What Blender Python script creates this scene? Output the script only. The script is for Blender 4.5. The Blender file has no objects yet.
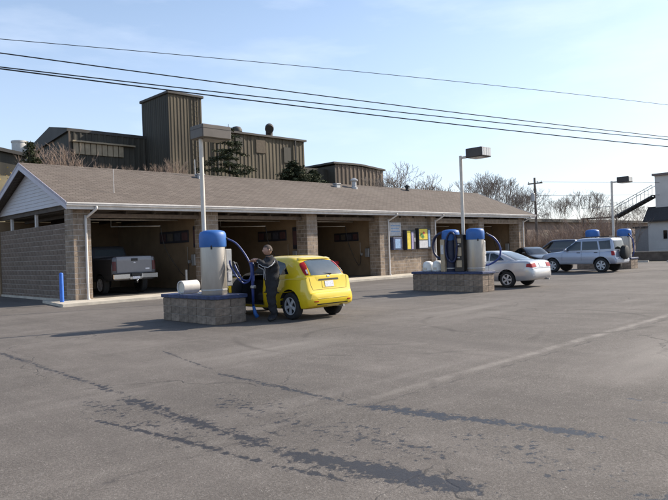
import bpy, bmesh, math, random
import numpy as np
from mathutils import Vector, Matrix
from mathutils.bvhtree import BVHTree

random.seed(7)
rng = np.random.default_rng(7)
scene = bpy.context.scene
C = scene.collection
R = math.radians
# World axes: +X runs along the front of the wash bays, +Y goes from the camera towards them.

# ------------------------------------------------------------------ camera
cam_d = bpy.data.cameras.new('camera')
cam_d.sensor_width = 36.0
cam_d.lens = 36.0 * 632.46 / 668.0
cam_d.clip_end = 6000
cam = bpy.data.objects.new('camera', cam_d)
C.objects.link(cam)
yaw, roll = R(45.78), R(2.04)
fwd = Vector((math.cos(yaw), math.sin(yaw), 0.0006)).normalized()
rgt = Vector((math.sin(yaw), -math.cos(yaw), 0))
up = rgt.cross(fwd)
cx = rgt * math.cos(roll) - up * math.sin(roll)
cy = rgt * math.sin(roll) + up * math.cos(roll)
m = Matrix((cx, cy, -fwd)).transposed().to_4x4()
m.translation = Vector((0, 0, 1.6))
cam.matrix_world = m
scene.camera = cam

# ------------------------------------------------------------------ light
SUN_EL, SUN_AZ = R(33), R(-18)          # azimuth measured from +X towards +Y
sdir = Vector((math.cos(SUN_EL) * math.cos(SUN_AZ), math.cos(SUN_EL) * math.sin(SUN_AZ), math.sin(SUN_EL)))
sun_d = bpy.data.lights.new('sun', 'SUN')
sun_d.energy = 5.0
sun_d.angle = R(0.53)
sun_d.color = (1.0, 0.91, 0.78)
sun = bpy.data.objects.new('sun', sun_d)
C.objects.link(sun)
sun.rotation_euler = (-sdir).to_track_quat('-Z', 'Y').to_euler()
w = bpy.data.worlds.new('World')
scene.world = w
w.use_nodes = True
wn, wl = w.node_tree.nodes, w.node_tree.links
bg = wn['Background']
sky = wn.new('ShaderNodeTexSky')
sky.sky_type = 'NISHITA'
sky.sun_disc = False
sky.sun_elevation = SUN_EL
sky.sun_rotation = math.pi / 2 - SUN_AZ
sky.altitude = 100
sky.air_density = 1.1
sky.dust_density = 1.0
sky.ozone_density = 1.6
# thin high cloud: pale streaks low over the roofs
tc = wn.new('ShaderNodeTexCoord')
mp = wn.new('ShaderNodeMapping'); mp.inputs['Scale'].default_value = (1.6, 1.6, 7.0)
wl.new(tc.outputs['Generated'], mp.inputs['Vector'])
nz = wn.new('ShaderNodeTexNoise'); nz.inputs['Scale'].default_value = 2.3; nz.inputs['Detail'].default_value = 7; nz.inputs['Roughness'].default_value = 0.55
wl.new(mp.outputs['Vector'], nz.inputs['Vector'])
cr = wn.new('ShaderNodeMapRange'); cr.inputs[1].default_value = 0.50; cr.inputs[2].default_value = 0.85; cr.inputs[3].default_value = 0.0; cr.inputs[4].default_value = 0.28
wl.new(nz.outputs['Fac'], cr.inputs[0])
mx = wn.new('ShaderNodeMix'); mx.data_type = 'RGBA'
wl.new(cr.outputs[0], mx.inputs['Factor'])
wl.new(sky.outputs[0], mx.inputs[6])
mx.inputs[7].default_value = (8.2, 8.4, 8.8, 1)
# pale haze veil towards the horizon, the same all round
sp = wn.new('ShaderNodeSeparateXYZ'); wl.new(tc.outputs['Generated'], sp.inputs[0])
vr = wn.new('ShaderNodeMapRange'); vr.interpolation_type = 'SMOOTHSTEP'
for i_, v_ in enumerate((0.0, 0.6, 0.55, 0.0)): vr.inputs[i_ + 1].default_value = v_
wl.new(sp.outputs[2], vr.inputs[0])
mx2 = wn.new('ShaderNodeMix'); mx2.data_type = 'RGBA'
wl.new(vr.outputs[0], mx2.inputs['Factor']); wl.new(mx.outputs[2], mx2.inputs[6]); mx2.inputs[7].default_value = (4.0, 4.75, 6.4, 1)
wl.new(mx2.outputs[2], bg.inputs['Color'])
bg.inputs['Strength'].default_value = 0.13
scene.view_settings.view_transform = 'Standard'
scene.view_settings.look = 'None'
scene.view_settings.exposure = 0.57
scene.view_settings.gamma = 1.0
scene.view_settings.use_curve_mapping = False

# ------------------------------------------------------------------ materials
MATS = {}
def mat(name, col, rough=0.8, metal=0.0, var=0.25, vscale=6.0, bump=0.0, bscale=60.0, spec=0.5, col2=None, coat=0.0, detail=6, stretch=None):
    if name in MATS: return MATS[name]
    mt = bpy.data.materials.new(name); mt.use_nodes = True
    n, l = mt.node_tree.nodes, mt.node_tree.links
    b = n['Principled BSDF']
    b.inputs['Roughness'].default_value = rough
    b.inputs['Metallic'].default_value = metal
    b.inputs['Specular IOR Level'].default_value = spec
    b.inputs['Coat Weight'].default_value = coat
    b.inputs['Coat Roughness'].default_value = 0.05
    t = n.new('ShaderNodeTexCoord')
    no = n.new('ShaderNodeTexNoise'); no.inputs['Scale'].default_value = vscale; no.inputs['Detail'].default_value = detail
    no.inputs['Roughness'].default_value = 0.65
    if stretch:
        mp_ = n.new('ShaderNodeMapping'); mp_.inputs['Scale'].default_value = stretch; l.new(t.outputs['Object'], mp_.inputs['Vector']); l.new(mp_.outputs[0], no.inputs['Vector'])
    else: l.new(t.outputs['Object'], no.inputs['Vector'])
    rp = n.new('ShaderNodeValToRGB')
    e = rp.color_ramp.elements
    e[0].position, e[1].position = 0.3, 0.7
    if col2 is None:
        lo = [c * (1 - var) for c in col]; hi = [min(1, c * (1 + var)) for c in col]
    else: lo, hi = col, col2
    e[0].color = (*lo, 1); e[1].color = (*hi, 1)
    l.new(no.outputs['Fac'], rp.inputs[0])
    l.new(rp.outputs[0], b.inputs['Base Color'])
    if bump:
        n2 = n.new('ShaderNodeTexNoise'); n2.inputs['Scale'].default_value = bscale; n2.inputs['Detail'].default_value = 5
        l.new(t.outputs['Object'], n2.inputs['Vector'])
        bp = n.new('ShaderNodeBump'); bp.inputs['Strength'].default_value = bump; bp.inputs['Distance'].default_value = 0.02
        l.new(n2.outputs['Fac'], bp.inputs['Height'])
        l.new(bp.outputs[0], b.inputs['Normal'])
    MATS[name] = mt
    return mt

def nodes_of(mt): return mt.node_tree.nodes, mt.node_tree.links
class NB:
    """small helper to write node maths"""
    def __init__(s, mt): s.n, s.l = nodes_of(mt)
    def put(s, sock, v):
        if hasattr(v, 'is_output') or isinstance(v, bpy.types.NodeSocket): s.l.new(v, sock)
        else: sock.default_value = v
    def math(s, op, a, b=0.0, clamp=False):
        k = s.n.new('ShaderNodeMath'); k.operation = op; k.use_clamp = clamp
        s.put(k.inputs[0], a); s.put(k.inputs[1], b); return k.outputs[0]
    def rng(s, v, a, b, c=0.0, d=1.0, smooth=False):
        k = s.n.new('ShaderNodeMapRange'); k.interpolation_type = 'SMOOTHSTEP' if smooth else 'LINEAR'
        s.put(k.inputs[0], v)
        for i, x in enumerate((a, b, c, d)): s.put(k.inputs[i + 1], x)
        return k.outputs[0]
    def noise(s, vec, scale, detail=5, rough=0.6, map_scale=None):
        if map_scale:
            mp = s.n.new('ShaderNodeMapping'); mp.inputs['Scale'].default_value = map_scale
            s.l.new(vec, mp.inputs['Vector']); vec = mp.outputs[0]
        k = s.n.new('ShaderNodeTexNoise'); k.inputs['Scale'].default_value = scale
        k.inputs['Detail'].default_value = detail; k.inputs['Roughness'].default_value = rough
        s.l.new(vec, k.inputs['Vector']); return k.outputs['Fac']
    def mix(s, f, a, b):
        k = s.n.new('ShaderNodeMix'); k.data_type = 'RGBA'
        s.put(k.inputs['Factor'], f)
        for sock, v in ((k.inputs[6], a), (k.inputs[7], b)):
            if isinstance(v, tuple): sock.default_value = (*v, 1)
            else: s.l.new(v, sock)
        return k.outputs[2]

def asphalt_material():
    mt = bpy.data.materials.new('worn_asphalt'); mt.use_nodes = True
    B = NB(mt); n, l = B.n, B.l
    bs = n['Principled BSDF']
    tcn = n.new('ShaderNodeTexCoord'); P = tcn.outputs['Object']
    sep = n.new('ShaderNodeSeparateXYZ'); l.new(P, sep.inputs[0])
    X, Y = sep.outputs[0], sep.outputs[1]
    big = B.noise(P, 0.28, 6, 0.7); mid = B.noise(P, 1.7, 7, 0.75); fine = B.noise(P, 45, 3, 0.7); grit = B.noise(P, 140, 2, 0.6)
    col = B.mix(B.rng(big, 0.35, 0.65), (0.086, 0.074, 0.065), (0.172, 0.150, 0.134))
    col = B.mix(B.rng(mid, 0.35, 0.75, 0, 0.75), col, (0.078, 0.066, 0.057))
    col = B.mix(B.rng(fine, 0.42, 0.7, 0, 0.45), col, (0.27, 0.245, 0.222))
    col = B.mix(B.rng(grit, 0.5, 0.68, 0, 0.75), col, (0.055, 0.05, 0.047))
    # broad faint tyre lanes along Y in front of every bay
    lane = B.noise(P, 1.0, 4, 0.6, (1.4, 0.12, 1))
    col = B.mix(B.rng(lane, 0.46, 0.70, 0, 0.6), col, (0.085, 0.074, 0.067))
    sweep = B.noise(P, 1.0, 4, 0.6, (0.16, 1.1, 1))
    col = B.mix(B.rng(sweep, 0.55, 0.75, 0, 0.4), col, (0.225, 0.20, 0.182))
    wob = B.math('MULTIPLY', B.math('SUBTRACT', B.noise(P, 1.1, 4), 0.5), 0.55)
    wob2 = B.math('MULTIPLY', B.math('SUBTRACT', B.noise(P, 6, 3), 0.5), 0.18)
    # pale worn seam running along X
    dy = B.math('ABSOLUTE', B.math('SUBTRACT', B.math('ADD', B.math('ADD', Y, B.math('MULTIPLY', wob, 0.2)), B.math('MULTIPLY', wob2, 0.5)), 4.62))
    seam = B.rng(dy, 0.03, 0.11, 1, 0)
    seam = B.math('MULTIPLY', seam, B.rng(B.noise(P, 2.2, 5, 0.7), 0.36, 0.56))
    seam = B.math('MULTIPLY', seam, B.math('MULTIPLY', B.rng(X, 15, 24, 1, 0), B.rng(X, 4.6, 8.5, 0.22, 1)))
    col = B.mix(B.math('MULTIPLY', seam, 0.42), col, (0.36, 0.325, 0.29))
    dy2 = B.math('ABSOLUTE', B.math('SUBTRACT', B.math('ADD', Y, wob2), 4.42))
    col = B.mix(B.math('MULTIPLY', B.rng(dy2, 0.0, 0.035, 1, 0), B.rng(B.noise(P, 3, 4), 0.45, 0.55)), col, (0.07, 0.062, 0.058))
    # pale drive-over patches
    for (px, py, r) in ((9.5, 3.1, 1.1), (13, 9, 1.4), (6.4, 8.4, 0.9)):
        dx_ = B.math('DIVIDE', B.math('SUBTRACT', X, px), 2.6)
        d_ = B.math('SQRT', B.math('ADD', B.math('POWER', dx_, 2.0), B.math('POWER', B.math('SUBTRACT', Y, py), 2.0)))
        mk = B.math('MULTIPLY', B.rng(d_, 0.1, r, 1, 0), B.rng(sweep, 0.36, 0.56))
        col = B.mix(B.math('MULTIPLY', mk, 0.5), col, (0.26, 0.235, 0.212))
    # exposed pale stones and scuffed tyre arcs
    vg = n.new('ShaderNodeTexVoronoi'); vg.inputs['Scale'].default_value = 55; l.new(P, vg.inputs['Vector'])
    stone = B.math('MULTIPLY', B.rng(vg.outputs['Distance'], 0.18, 0.3, 1, 0), B.rng(B.noise(P, 9, 3), 0.5, 0.62))
    col = B.mix(B.math('MULTIPLY', stone, 0.6), col, (0.36, 0.33, 0.30))
    for (px, py, r) in ((12.2, 6.6, 2.3), (9.3, 8.2, 2.9), (8.9, 8.0, 1.4), (17, 7.5, 3.6)):
        d_ = B.math('SQRT', B.math('ADD', B.math('POWER', B.math('SUBTRACT', X, px), 2.0), B.math('POWER', B.math('SUBTRACT', Y, py), 2.0)))
        mk = B.math('MULTIPLY', B.rng(B.math('ABSOLUTE', B.math('SUBTRACT', d_, r)), 0.02, 0.10, 1, 0), B.rng(B.noise(P, 0.6, 3), 0.46, 0.6))
        col = B.mix(B.math('MULTIPLY', mk, 0.55), col, (0.06, 0.052, 0.047))
    # cracks
    vo = n.new('ShaderNodeTexVoronoi'); vo.feature = 'DISTANCE_TO_EDGE'; vo.inputs['Scale'].default_value = 0.2
    vadd = n.new('ShaderNodeVectorMath'); vadd.operation = 'ADD'
    nzc = n.new('ShaderNodeTexNoise'); nzc.inputs['Scale'].default_value = 0.9; nzc.inputs['Detail'].default_value = 6; l.new(P, nzc.inputs['Vector'])
    vs = n.new('ShaderNodeVectorMath'); vs.operation = 'SCALE'; vs.inputs['Scale'].default_value = 1.3; l.new(nzc.outputs['Color'], vs.inputs[0])
    l.new(P, vadd.inputs[0]); l.new(vs.outputs[0], vadd.inputs[1]); l.new(vadd.outputs[0], vo.inputs['Vector'])
    crack = B.math('MULTIPLY', B.rng(vo.outputs['Distance'], 0.0, 0.0042, 1, 0), B.rng(B.noise(P, 0.33, 3), 0.47, 0.56))
    col = B.mix(B.math('MULTIPLY', crack, 0.75), col, (0.05, 0.045, 0.042))
    # drip trails and puddles: cars leave the bays along Y and drip.  (x0, y_lo, y_hi, half width, cover, slope dx/dy)
    trails = [(3.30, 1.75, 4.7, 0.21, 0.70, -0.16, 3.5), (3.24, 3.6, 7.6, 0.17, 0.56, 0.03, 5.5), (3.40, 6.3, 13, 0.13, 0.45, 0.03, 8.5),
              (4.93, 1.7, 5.2, 0.15, 0.68, -0.20, 3.2), (4.72, 4.2, 7.9, 0.11, 0.52, 0.03, 5.5), (5.1, 7.0, 10.5, 0.10, 0.40, 0.2, 8.6),
              (2.86, 2.5, 7.0, 0.085, 0.54, -0.14, 4.6), (4.1, -1.0, 2.2, 0.34, 0.62, -0.2, 1.3), (5.9, -1.5, 3.0, 0.12, 0.45, -0.16, 1.6),
              (3.9, 2.2, 6.8, 0.95, 0.31, 0.0, 4.6), (4.4, 1.0, 4.0, 0.8, 0.28, 0.0, 2.5), (2.9, 4.0, 8.0, 0.5, 0.31, 0.0, 5.5), (6.6, 0.5, 3.4, 0.12, 0.42, -0.1, 2.0)]
    blot = B.noise(P, 12.5, 6, 0.66); blot2 = B.noise(P, 2.1, 4, 0.6, (1.0, 0.7, 1))
    wet = None
    for (x0, y0, y1, hw, cover, sl, ym) in trails:
        cxn = B.math('MULTIPLY_ADD', B.math('SUBTRACT', Y, ym), sl); cxn.node.inputs[2].default_value = x0
        d = B.math('ABSOLUTE', B.math('SUBTRACT', B.math('ADD', X, B.math('MULTIPLY', wob, 0.25)), cxn))
        band = B.rng(d, 0.0, hw * 1.7, 1, 0)
        ends = B.math('MULTIPLY', B.rng(Y, y0, y0 + 0.7), B.rng(Y, y1 - 0.9, y1, 1, 0))
        v = B.math('ADD', B.math('MULTIPLY', band, 0.34), B.math('ADD', B.math('MULTIPLY', blot, 0.80), B.math('MULTIPLY', blot2, 0.34)))
        thr = 1.055 - cover * 0.42
        v = B.math('SUBTRACT', v, B.math('MULTIPLY', B.math('SUBTRACT', 1.0, ends), 0.4))
        mk = B.math('MULTIPLY', B.rng(v, thr - 0.03, thr + 0.07, smooth=True), B.rng(band, 0.0, 0.12))
        wet = mk if wet is None else B.math('MAXIMUM', wet, mk)
    col = B.mix(B.math('MULTIPLY', wet, 0.92), col, (0.024, 0.020, 0.019))
    l.new(col, bs.inputs['Base Color'])
    l.new(B.rng(wet, 0, 1, 0.92, 0.40), bs.inputs['Roughness'])
    bs.inputs['Specular IOR Level'].default_value = 0.35
    bp = n.new('ShaderNodeBump'); bp.inputs['Strength'].default_value = 0.55; bp.inputs['Distance'].default_value = 0.012
    h = B.math('ADD', B.math('MULTIPLY', fine, 0.7), B.math('MULTIPLY', grit, 0.5))
    h = B.math('SUBTRACT', h, B.math('MULTIPLY', crack, 0.8))
    h = B.math('MULTIPLY', h, B.rng(wet, 0, 1, 1, 0.6))
    l.new(h, bp.inputs['Height']); l.new(bp.outputs[0], bs.inputs['Normal'])
    return mt

def shingle_material():
    mt = bpy.data.materials.new('asphalt_shingle'); mt.use_nodes = True
    B = NB(mt); n, l = B.n, B.l; bs = n['Principled BSDF']
    tcn = n.new('ShaderNodeTexCoord'); P = tcn.outputs['Object']
    sep = n.new('ShaderNodeSeparateXYZ'); l.new(P, sep.inputs[0])
    comb = n.new('ShaderNodeCombineXYZ'); l.new(sep.outputs[0], comb.inputs[0]); l.new(sep.outputs[1], comb.inputs[1])
    br = n.new('ShaderNodeTexBrick'); l.new(comb.outputs[0], br.inputs['Vector'])
    br.inputs['Scale'].default_value = 1.0; br.inputs['Brick Width'].default_value = 0.33; br.inputs['Row Height'].default_value = 0.135
    br.inputs['Mortar Size'].default_value = 0.018; br.inputs['Mortar Smooth'].default_value = 0.4; br.inputs['Bias'].default_value = -0.1
    br.inputs['Color1'].default_value = (0.165, 0.138, 0.118, 1); br.inputs['Color2'].default_value = (0.112, 0.093, 0.080, 1); br.inputs['Mortar'].default_value = (0.07, 0.054, 0.044, 1)
    gr = B.noise(P, 60, 3, 0.7); st = B.noise(P, 1.0, 5, 0.65, (0.9, 0.25, 1)); ag = B.noise(P, 0.35, 4)
    col = B.mix(B.rng(gr, 0.4, 0.75, 0, 0.35), br.outputs['Color'], (0.20, 0.17, 0.147))
    col = B.mix(B.rng(st, 0.45, 0.75, 0, 0.4), col, (0.10, 0.078, 0.062))
    col = B.mix(B.rng(ag, 0.45, 0.7, 0, 0.3), col, (0.19, 0.162, 0.14))
    l.new(col, bs.inputs['Base Color']); bs.inputs['Roughness'].default_value = 0.95; bs.inputs['Specular IOR Level'].default_value = 0.2
    bp = n.new('ShaderNodeBump'); bp.inputs['Strength'].default_value = 0.5; bp.inputs['Distance'].default_value = 0.01
    l.new(B.math('ADD', B.math('MULTIPLY', br.outputs['Fac'], -0.7), gr), bp.inputs['Height']); l.new(bp.outputs[0], bs.inputs['Normal'])
    return mt

def random_tint(mt, lo=0.75, hi=1.2):
    """per-object brightness variation"""
    B = NB(mt); bs = B.n['Principled BSDF']; src = bs.inputs['Base Color'].links[0].from_socket
    oi = B.n.new('ShaderNodeObjectInfo')
    hsv = B.n.new('ShaderNodeHueSaturation'); B.l.new(src, hsv.inputs['Color'])
    B.l.new(B.rng(oi.outputs['Random'], 0, 1, lo, hi), hsv.inputs['Value'])
    B.l.new(hsv.outputs[0], bs.inputs['Base Color'])
    return mt

ASPHALT = asphalt_material()
SHINGLE = shingle_material()
BLOCK = random_tint(mat('shaded_split_block', (0.180, 0.138, 0.110), 0.95, var=0.3, vscale=5, bump=0.6, bscale=40, spec=0.2), 0.9, 1.1)  # darker copy of the pillar block, paints deeper shade on the gable wall
BLOCK2 = mat('split_block_wall', (0.28, 0.220, 0.168), 0.95, var=0.45, vscale=2.3, bump=0.6, bscale=40, spec=0.2)
ISLBLOCK = random_tint(mat('island_block', (0.235, 0.185, 0.145), 0.95, var=0.45, vscale=6, bump=0.7, bscale=35, spec=0.2), 0.78, 1.15)
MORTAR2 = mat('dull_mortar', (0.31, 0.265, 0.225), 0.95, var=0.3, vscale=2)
MORTAR = mat('mortar', (0.40, 0.355, 0.315), 0.95, var=0.2, vscale=14)
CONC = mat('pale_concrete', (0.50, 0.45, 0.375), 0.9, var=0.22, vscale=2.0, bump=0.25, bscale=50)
CONCW = mat('wet_shaded_concrete', (0.10, 0.09, 0.08), 0.55, var=0.4, vscale=1.2)  # wet floor, darkened further to put the bay shade into its colour
TAN = mat('tan_wall_paint', (0.25, 0.172, 0.102), 0.8, var=0.2, vscale=1.2)
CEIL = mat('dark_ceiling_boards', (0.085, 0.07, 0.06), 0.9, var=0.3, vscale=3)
WHITE = mat('white_trim', (0.62, 0.59, 0.56), 0.55, var=0.16, vscale=3)
VINYL = mat('white_vinyl_siding', (0.58, 0.57, 0.60), 0.6, var=0.05, vscale=3)
LILAC = mat('shaded_rake_trim', (0.50, 0.48, 0.54), 0.5, var=0.08, vscale=4)  # whitish boards with their purple-grey shade put into the colour
STEEL = mat('brushed_steel', (0.40, 0.365, 0.325), 0.42, 0.75, var=0.14, vscale=3, stretch=(1, 1, .25))
GALV = mat('galvanised_metal', (0.42, 0.42, 0.42), 0.5, 0.6, var=0.15, vscale=6)
BLUEP = mat('blue_plastic', (0.03, 0.13, 0.40), 0.5, var=0.12, vscale=4)
BLUED = mat('dark_blue_paint', (0.032, 0.048, 0.115), 0.65, var=0.5, vscale=10)
BLUEH = mat('blue_hose_rubber', (0.022, 0.045, 0.19), 0.42, var=0.15, vscale=8)
BLUEN = mat('navy_hose_rubber', (0.010, 0.016, 0.06), 0.5, var=0.2, vscale=8)
POST = mat('pale_post_paint', (0.62, 0.57, 0.50), 0.6, var=0.12, vscale=5)
HEAD = mat('bronze_lamp_housing', (0.10, 0.083, 0.070), 0.5, var=0.15, vscale=3)
HEADD = mat('dark_lamp_housing', (0.05, 0.043, 0.04), 0.5, var=0.15, vscale=3)
LENS = mat('lamp_lens', (0.62, 0.62, 0.6), 0.25, var=0.06)
BLACK = mat('black_plastic', (0.016, 0.016, 0.017), 0.6, var=0.2)
RUBBER = mat('tyre_rubber', (0.022, 0.021, 0.021), 0.85, var=0.3, vscale=12)
RIM = mat('alloy_rim', (0.55, 0.55, 0.56), 0.45, 0.25, var=0.1)
CHROME = mat('chrome_bumper', (0.66, 0.66, 0.66), 0.18, 1.0, var=0.05)
GLASS = mat('car_glass', (0.010, 0.013, 0.015), 0.04, var=0.1, spec=0.8)
GLASSL = mat('bluish_rear_glass', (0.07, 0.09, 0.105), 0.05, var=0.1, spec=1.0)  # rear panes a lighter blue-grey than the other car glass
RED = mat('red_lens', (0.33, 0.010, 0.012), 0.35, var=0.1, spec=0.3)
PLATE = mat('licence_plate', (0.62, 0.63, 0.68), 0.5, var=0.35, vscale=32)
SEAM = mat('panel_gap', (0.02, 0.02, 0.02), 0.8)
YEL = mat('yellow_car_paint', (0.74, 0.53, 0.010), 0.32, var=0.03, coat=0.8)
SILV = mat('silver_car_paint', (0.50, 0.50, 0.51), 0.34, 0.45, var=0.03, coat=0.8)
SUVP = mat('pale_blue_silver_paint', (0.36, 0.39, 0.47), 0.34, 0.4, var=0.03, coat=0.8)
SUVC = mat('grey_cladding', (0.40, 0.42, 0.47), 0.5, 0.2, var=0.05)
CHAR = mat('charcoal_car_paint', (0.075, 0.077, 0.088), 0.38, 0.3, var=0.05, coat=0.6)
DKP = mat('black_car_paint', (0.012, 0.012, 0.014), 0.3, var=0.05, coat=0.8)
NAVP = mat('navy_car_paint', (0.022, 0.030, 0.06), 0.3, var=0.05, coat=0.8)
INTER = mat('dark_car_interior', (0.025, 0.025, 0.028), 0.8, var=0.3)

# ------------------------------------------------------------------ mesh helpers
def link(name, me, parent=None):
    o = bpy.data.objects.new(name, me); C.objects.link(o)
    if parent is not None: o.parent = parent
    return o
def tag(o, label=None, cat=None, group=None, kind=None):
    if label: o['label'] = label
    if cat: o['category'] = cat
    if group: o['group'] = group
    if kind: o['kind'] = kind
    return o
def empty(name, loc=(0, 0, 0), rz=0.0):
    o = bpy.data.objects.new(name, None); C.objects.link(o)
    o.location = loc; o.rotation_euler = (0, 0, rz); o.empty_display_size = 0.3
    return o
def copy_tree(o, parent=None):
    c = o.copy(); C.objects.link(c)
    if parent is not None: c.parent = parent
    for ch in [x for x in bpy.data.objects if x.parent == o]: copy_tree(ch, c)
    return c

class MB:
    def __init__(s): s.v = []; s.f = []; s.mi = []
    def add(s, vs, fs, mi=0):
        b = len(s.v); s.v += [tuple(p) for p in vs]; s.f += [tuple(i + b for i in f) for f in fs]; s.mi += [mi] * len(fs); return s
    def box(s, x0, x1, y0, y1, z0, z1, mi=0):
        vs = [(x0, y0, z0), (x1, y0, z0), (x1, y1, z0), (x0, y1, z0), (x0, y0, z1), (x1, y0, z1), (x1, y1, z1), (x0, y1, z1)]
        return s.add(vs, [(0, 3, 2, 1), (4, 5, 6, 7), (0, 1, 5, 4), (1, 2, 6, 5), (2, 3, 7, 6), (3, 0, 4, 7)], mi)
    def bbox(s, x0, x1, y0, y1, z0, z1, b=0.01, mi=0):
        """box with chamfered edges"""
        bm = bmesh.new(); bmesh.ops.create_cube(bm, size=1)
        for v in bm.verts:
            v.co = Vector(((x0 + x1) / 2 + v.co.x * (x1 - x0), (y0 + y1) / 2 + v.co.y * (y1 - y0), (z0 + z1) / 2 + v.co.z * (z1 - z0)))
        bmesh.ops.bevel(bm, geom=bm.edges[:], offset=b, segments=1, affect='EDGES', clamp_overlap=True)
        return s.bm(bm, mi)
    def bm(s, bm, mi=0):
        bm.verts.index_update()
        s.add([v.co[:] for v in bm.verts], [[v.index for v in f.verts] for f in bm.faces], mi); bm.free(); return s
    def tube(s, pts, rad, seg=8, mi=0, caps=True):
        pts = [Vector(p) for p in pts]; n = len(pts)
        rr = rad if isinstance(rad, (list, tuple)) else [rad] * n
        vs, fs = [], []
        ref = None
        for i, p in enumerate(pts):
            d = (pts[min(i + 1, n - 1)] - pts[max(i - 1, 0)]).normalized()
            if ref is None:
                ref = Vector((0, 0, 1)) if abs(d.z) < 0.9 else Vector((1, 0, 0))
            a = (ref - d * ref.dot(d))
            if a.length < 1e-5: a = Vector((1, 0, 0)) - d * d.x
            a.normalize(); b = d.cross(a); ref = a
            for k in range(seg):
                t = 2 * math.pi * k / seg
                vs.append(p + (a * math.cos(t) + b * math.sin(t)) * rr[i])
        for i in range(n - 1):
            for k in range(seg):
                fs.append((i * seg + k, i * seg + (k + 1) % seg, (i + 1) * seg + (k + 1) % seg, (i + 1) * seg + k))
        if caps:
            fs.append(tuple(range(seg))[::-1]); fs.append(tuple((n - 1) * seg + k for k in range(seg)))
        return s.add(vs, fs, mi)
    def lathe(s, prof, seg=24, center=(0, 0, 0), axis='z', mi=0, caps=True):
        """prof: list of (r, h)"""
        vs, fs = [], []
        for (r, h) in prof:
            for k in range(seg):
                t = 2 * math.pi * k / seg; a, b = r * math.cos(t), r * math.sin(t)
                p = {'z': (a, b, h), 'y': (b, h, a), 'x': (h, a, b)}[axis]
                vs.append((p[0] + center[0], p[1] + center[1], p[2] + center[2]))
        n = len(prof)
        for i in range(n - 1):
            for k in range(seg):
                fs.append((i * seg + k, i * seg + (k + 1) % seg, (i + 1) * seg + (k + 1) % seg, (i + 1) * seg + k))
        if caps: fs.append(tuple(range(seg))[::-1]); fs.append(tuple((n - 1) * seg + k for k in range(seg)))
        return s.add(vs, fs, mi)
    def prism(s, poly, z0, z1, axis='z', mi=0):
        """poly of (a,b): axis z -> (x,y); axis x -> (y,z) extruded along x; axis y -> (x,z) extruded along y"""
        def P(a, b, h): return {'z': (a, b, h), 'x': (h, a, b), 'y': (a, h, b)}[axis]
        n = len(poly)
        vs = [P(a, b, z0) for a, b in poly] + [P(a, b, z1) for a, b in poly]
        fs = [tuple(range(n))[::-1], tuple(range(n, 2 * n))] + [(i, (i + 1) % n, n + (i + 1) % n, n + i) for i in range(n)]
        return s.add(vs, fs, mi)
    def mesh(s, name, mats, smooth=False, fix=True):
        me = bpy.data.meshes.new(name); me.from_pydata(s.v, [], s.f)
        if not isinstance(mats, (list, tuple)): mats = [mats]
        for mm in mats: me.materials.append(mm)
        me.polygons.foreach_set('material_index', s.mi)
        if fix:
            bm = bmesh.new(); bm.from_mesh(me); bmesh.ops.recalc_face_normals(bm, faces=bm.faces); bm.to_mesh(me); bm.free()
        if smooth:
            me.polygons.foreach_set('use_smooth', [True] * len(me.polygons))
            if smooth is not True: me.set_sharp_from_angle(angle=R(smooth))
        me.update()
        return me
    def build(s, name, mats, parent=None, smooth=False, fix=True):
        return link(name, s.mesh(name, mats, smooth, fix), parent)

def catmull(pts, n=6):
    P = [Vector(p) for p in pts]; P = [P[0] * 2 - P[1]] + P + [P[-1] * 2 - P[-2]]
    out = []
    for i in range(1, len(P) - 2):
        for k in range(n):
            t = k / n; a, b, c, d = P[i - 1], P[i], P[i + 1], P[i + 2]
            out.append(0.5 * ((2 * b) + (c - a) * t + (2 * a - 5 * b + 4 * c - d) * t * t + (3 * b - a - 3 * c + d) * t ** 3))
    out.append(P[-2]); return out

# ------------------------------------------------------------------ ground
GRASS = mat('dry_grass_ground', (0.10, 0.085, 0.045), 0.95, col2=(0.17, 0.14, 0.085), vscale=0.6, bump=0.4, bscale=8)
tag(MB().add([(-1500, -1500, 0), (2500, -1500, 0), (2500, 2500, 0), (-1500, 2500, 0)], [(0, 1, 2, 3)]).build('ground', GRASS), kind='structure')
lot = tag(MB().add([(-70, -60, 0.004), (47.6, -60, 0.004), (47.6, 36, 0.004), (-70, 36, 0.004)], [(0, 1, 2, 3)]).build('parking_lot', ASPHALT), kind='structure')
def slab_mesh():
    b = MB()
    b.prism([(8.30, 21.75), (43.3, 21.75), (43.3, 32.3), (9.42, 32.3), (9.42, 24.9), (8.75, 24.9)], -0.05, 0.10)
    return b
tag(slab_mesh().build('concrete_apron', CONC), kind='structure')
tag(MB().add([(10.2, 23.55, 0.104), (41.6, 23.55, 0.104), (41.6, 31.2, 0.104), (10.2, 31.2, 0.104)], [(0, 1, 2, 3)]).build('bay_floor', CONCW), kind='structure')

# ------------------------------------------------------------------ car wash building
YW, YG, ZG, RIDGE_Y, RIDGE_Z, YB = 23.35, 22.86, 3.57, 27.66, 5.66, 32.2
X0R, X1R = 8.97, 42.9
wash = empty('car_wash_building', (9.37, YW, 0))
tag(wash, 'long low block car wash with brown shingle gable roof and open bays', 'building')
def W(mb, name, mats, parent=None, smooth=False):
    """build in world coordinates under the wash (whose origin is its corner)"""
    off = np.array((9.37, YW, 0))
    mb.v = [tuple(np.array(p) - off) for p in mb.v]
    return mb.build(name, mats, parent or wash, smooth)

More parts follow.
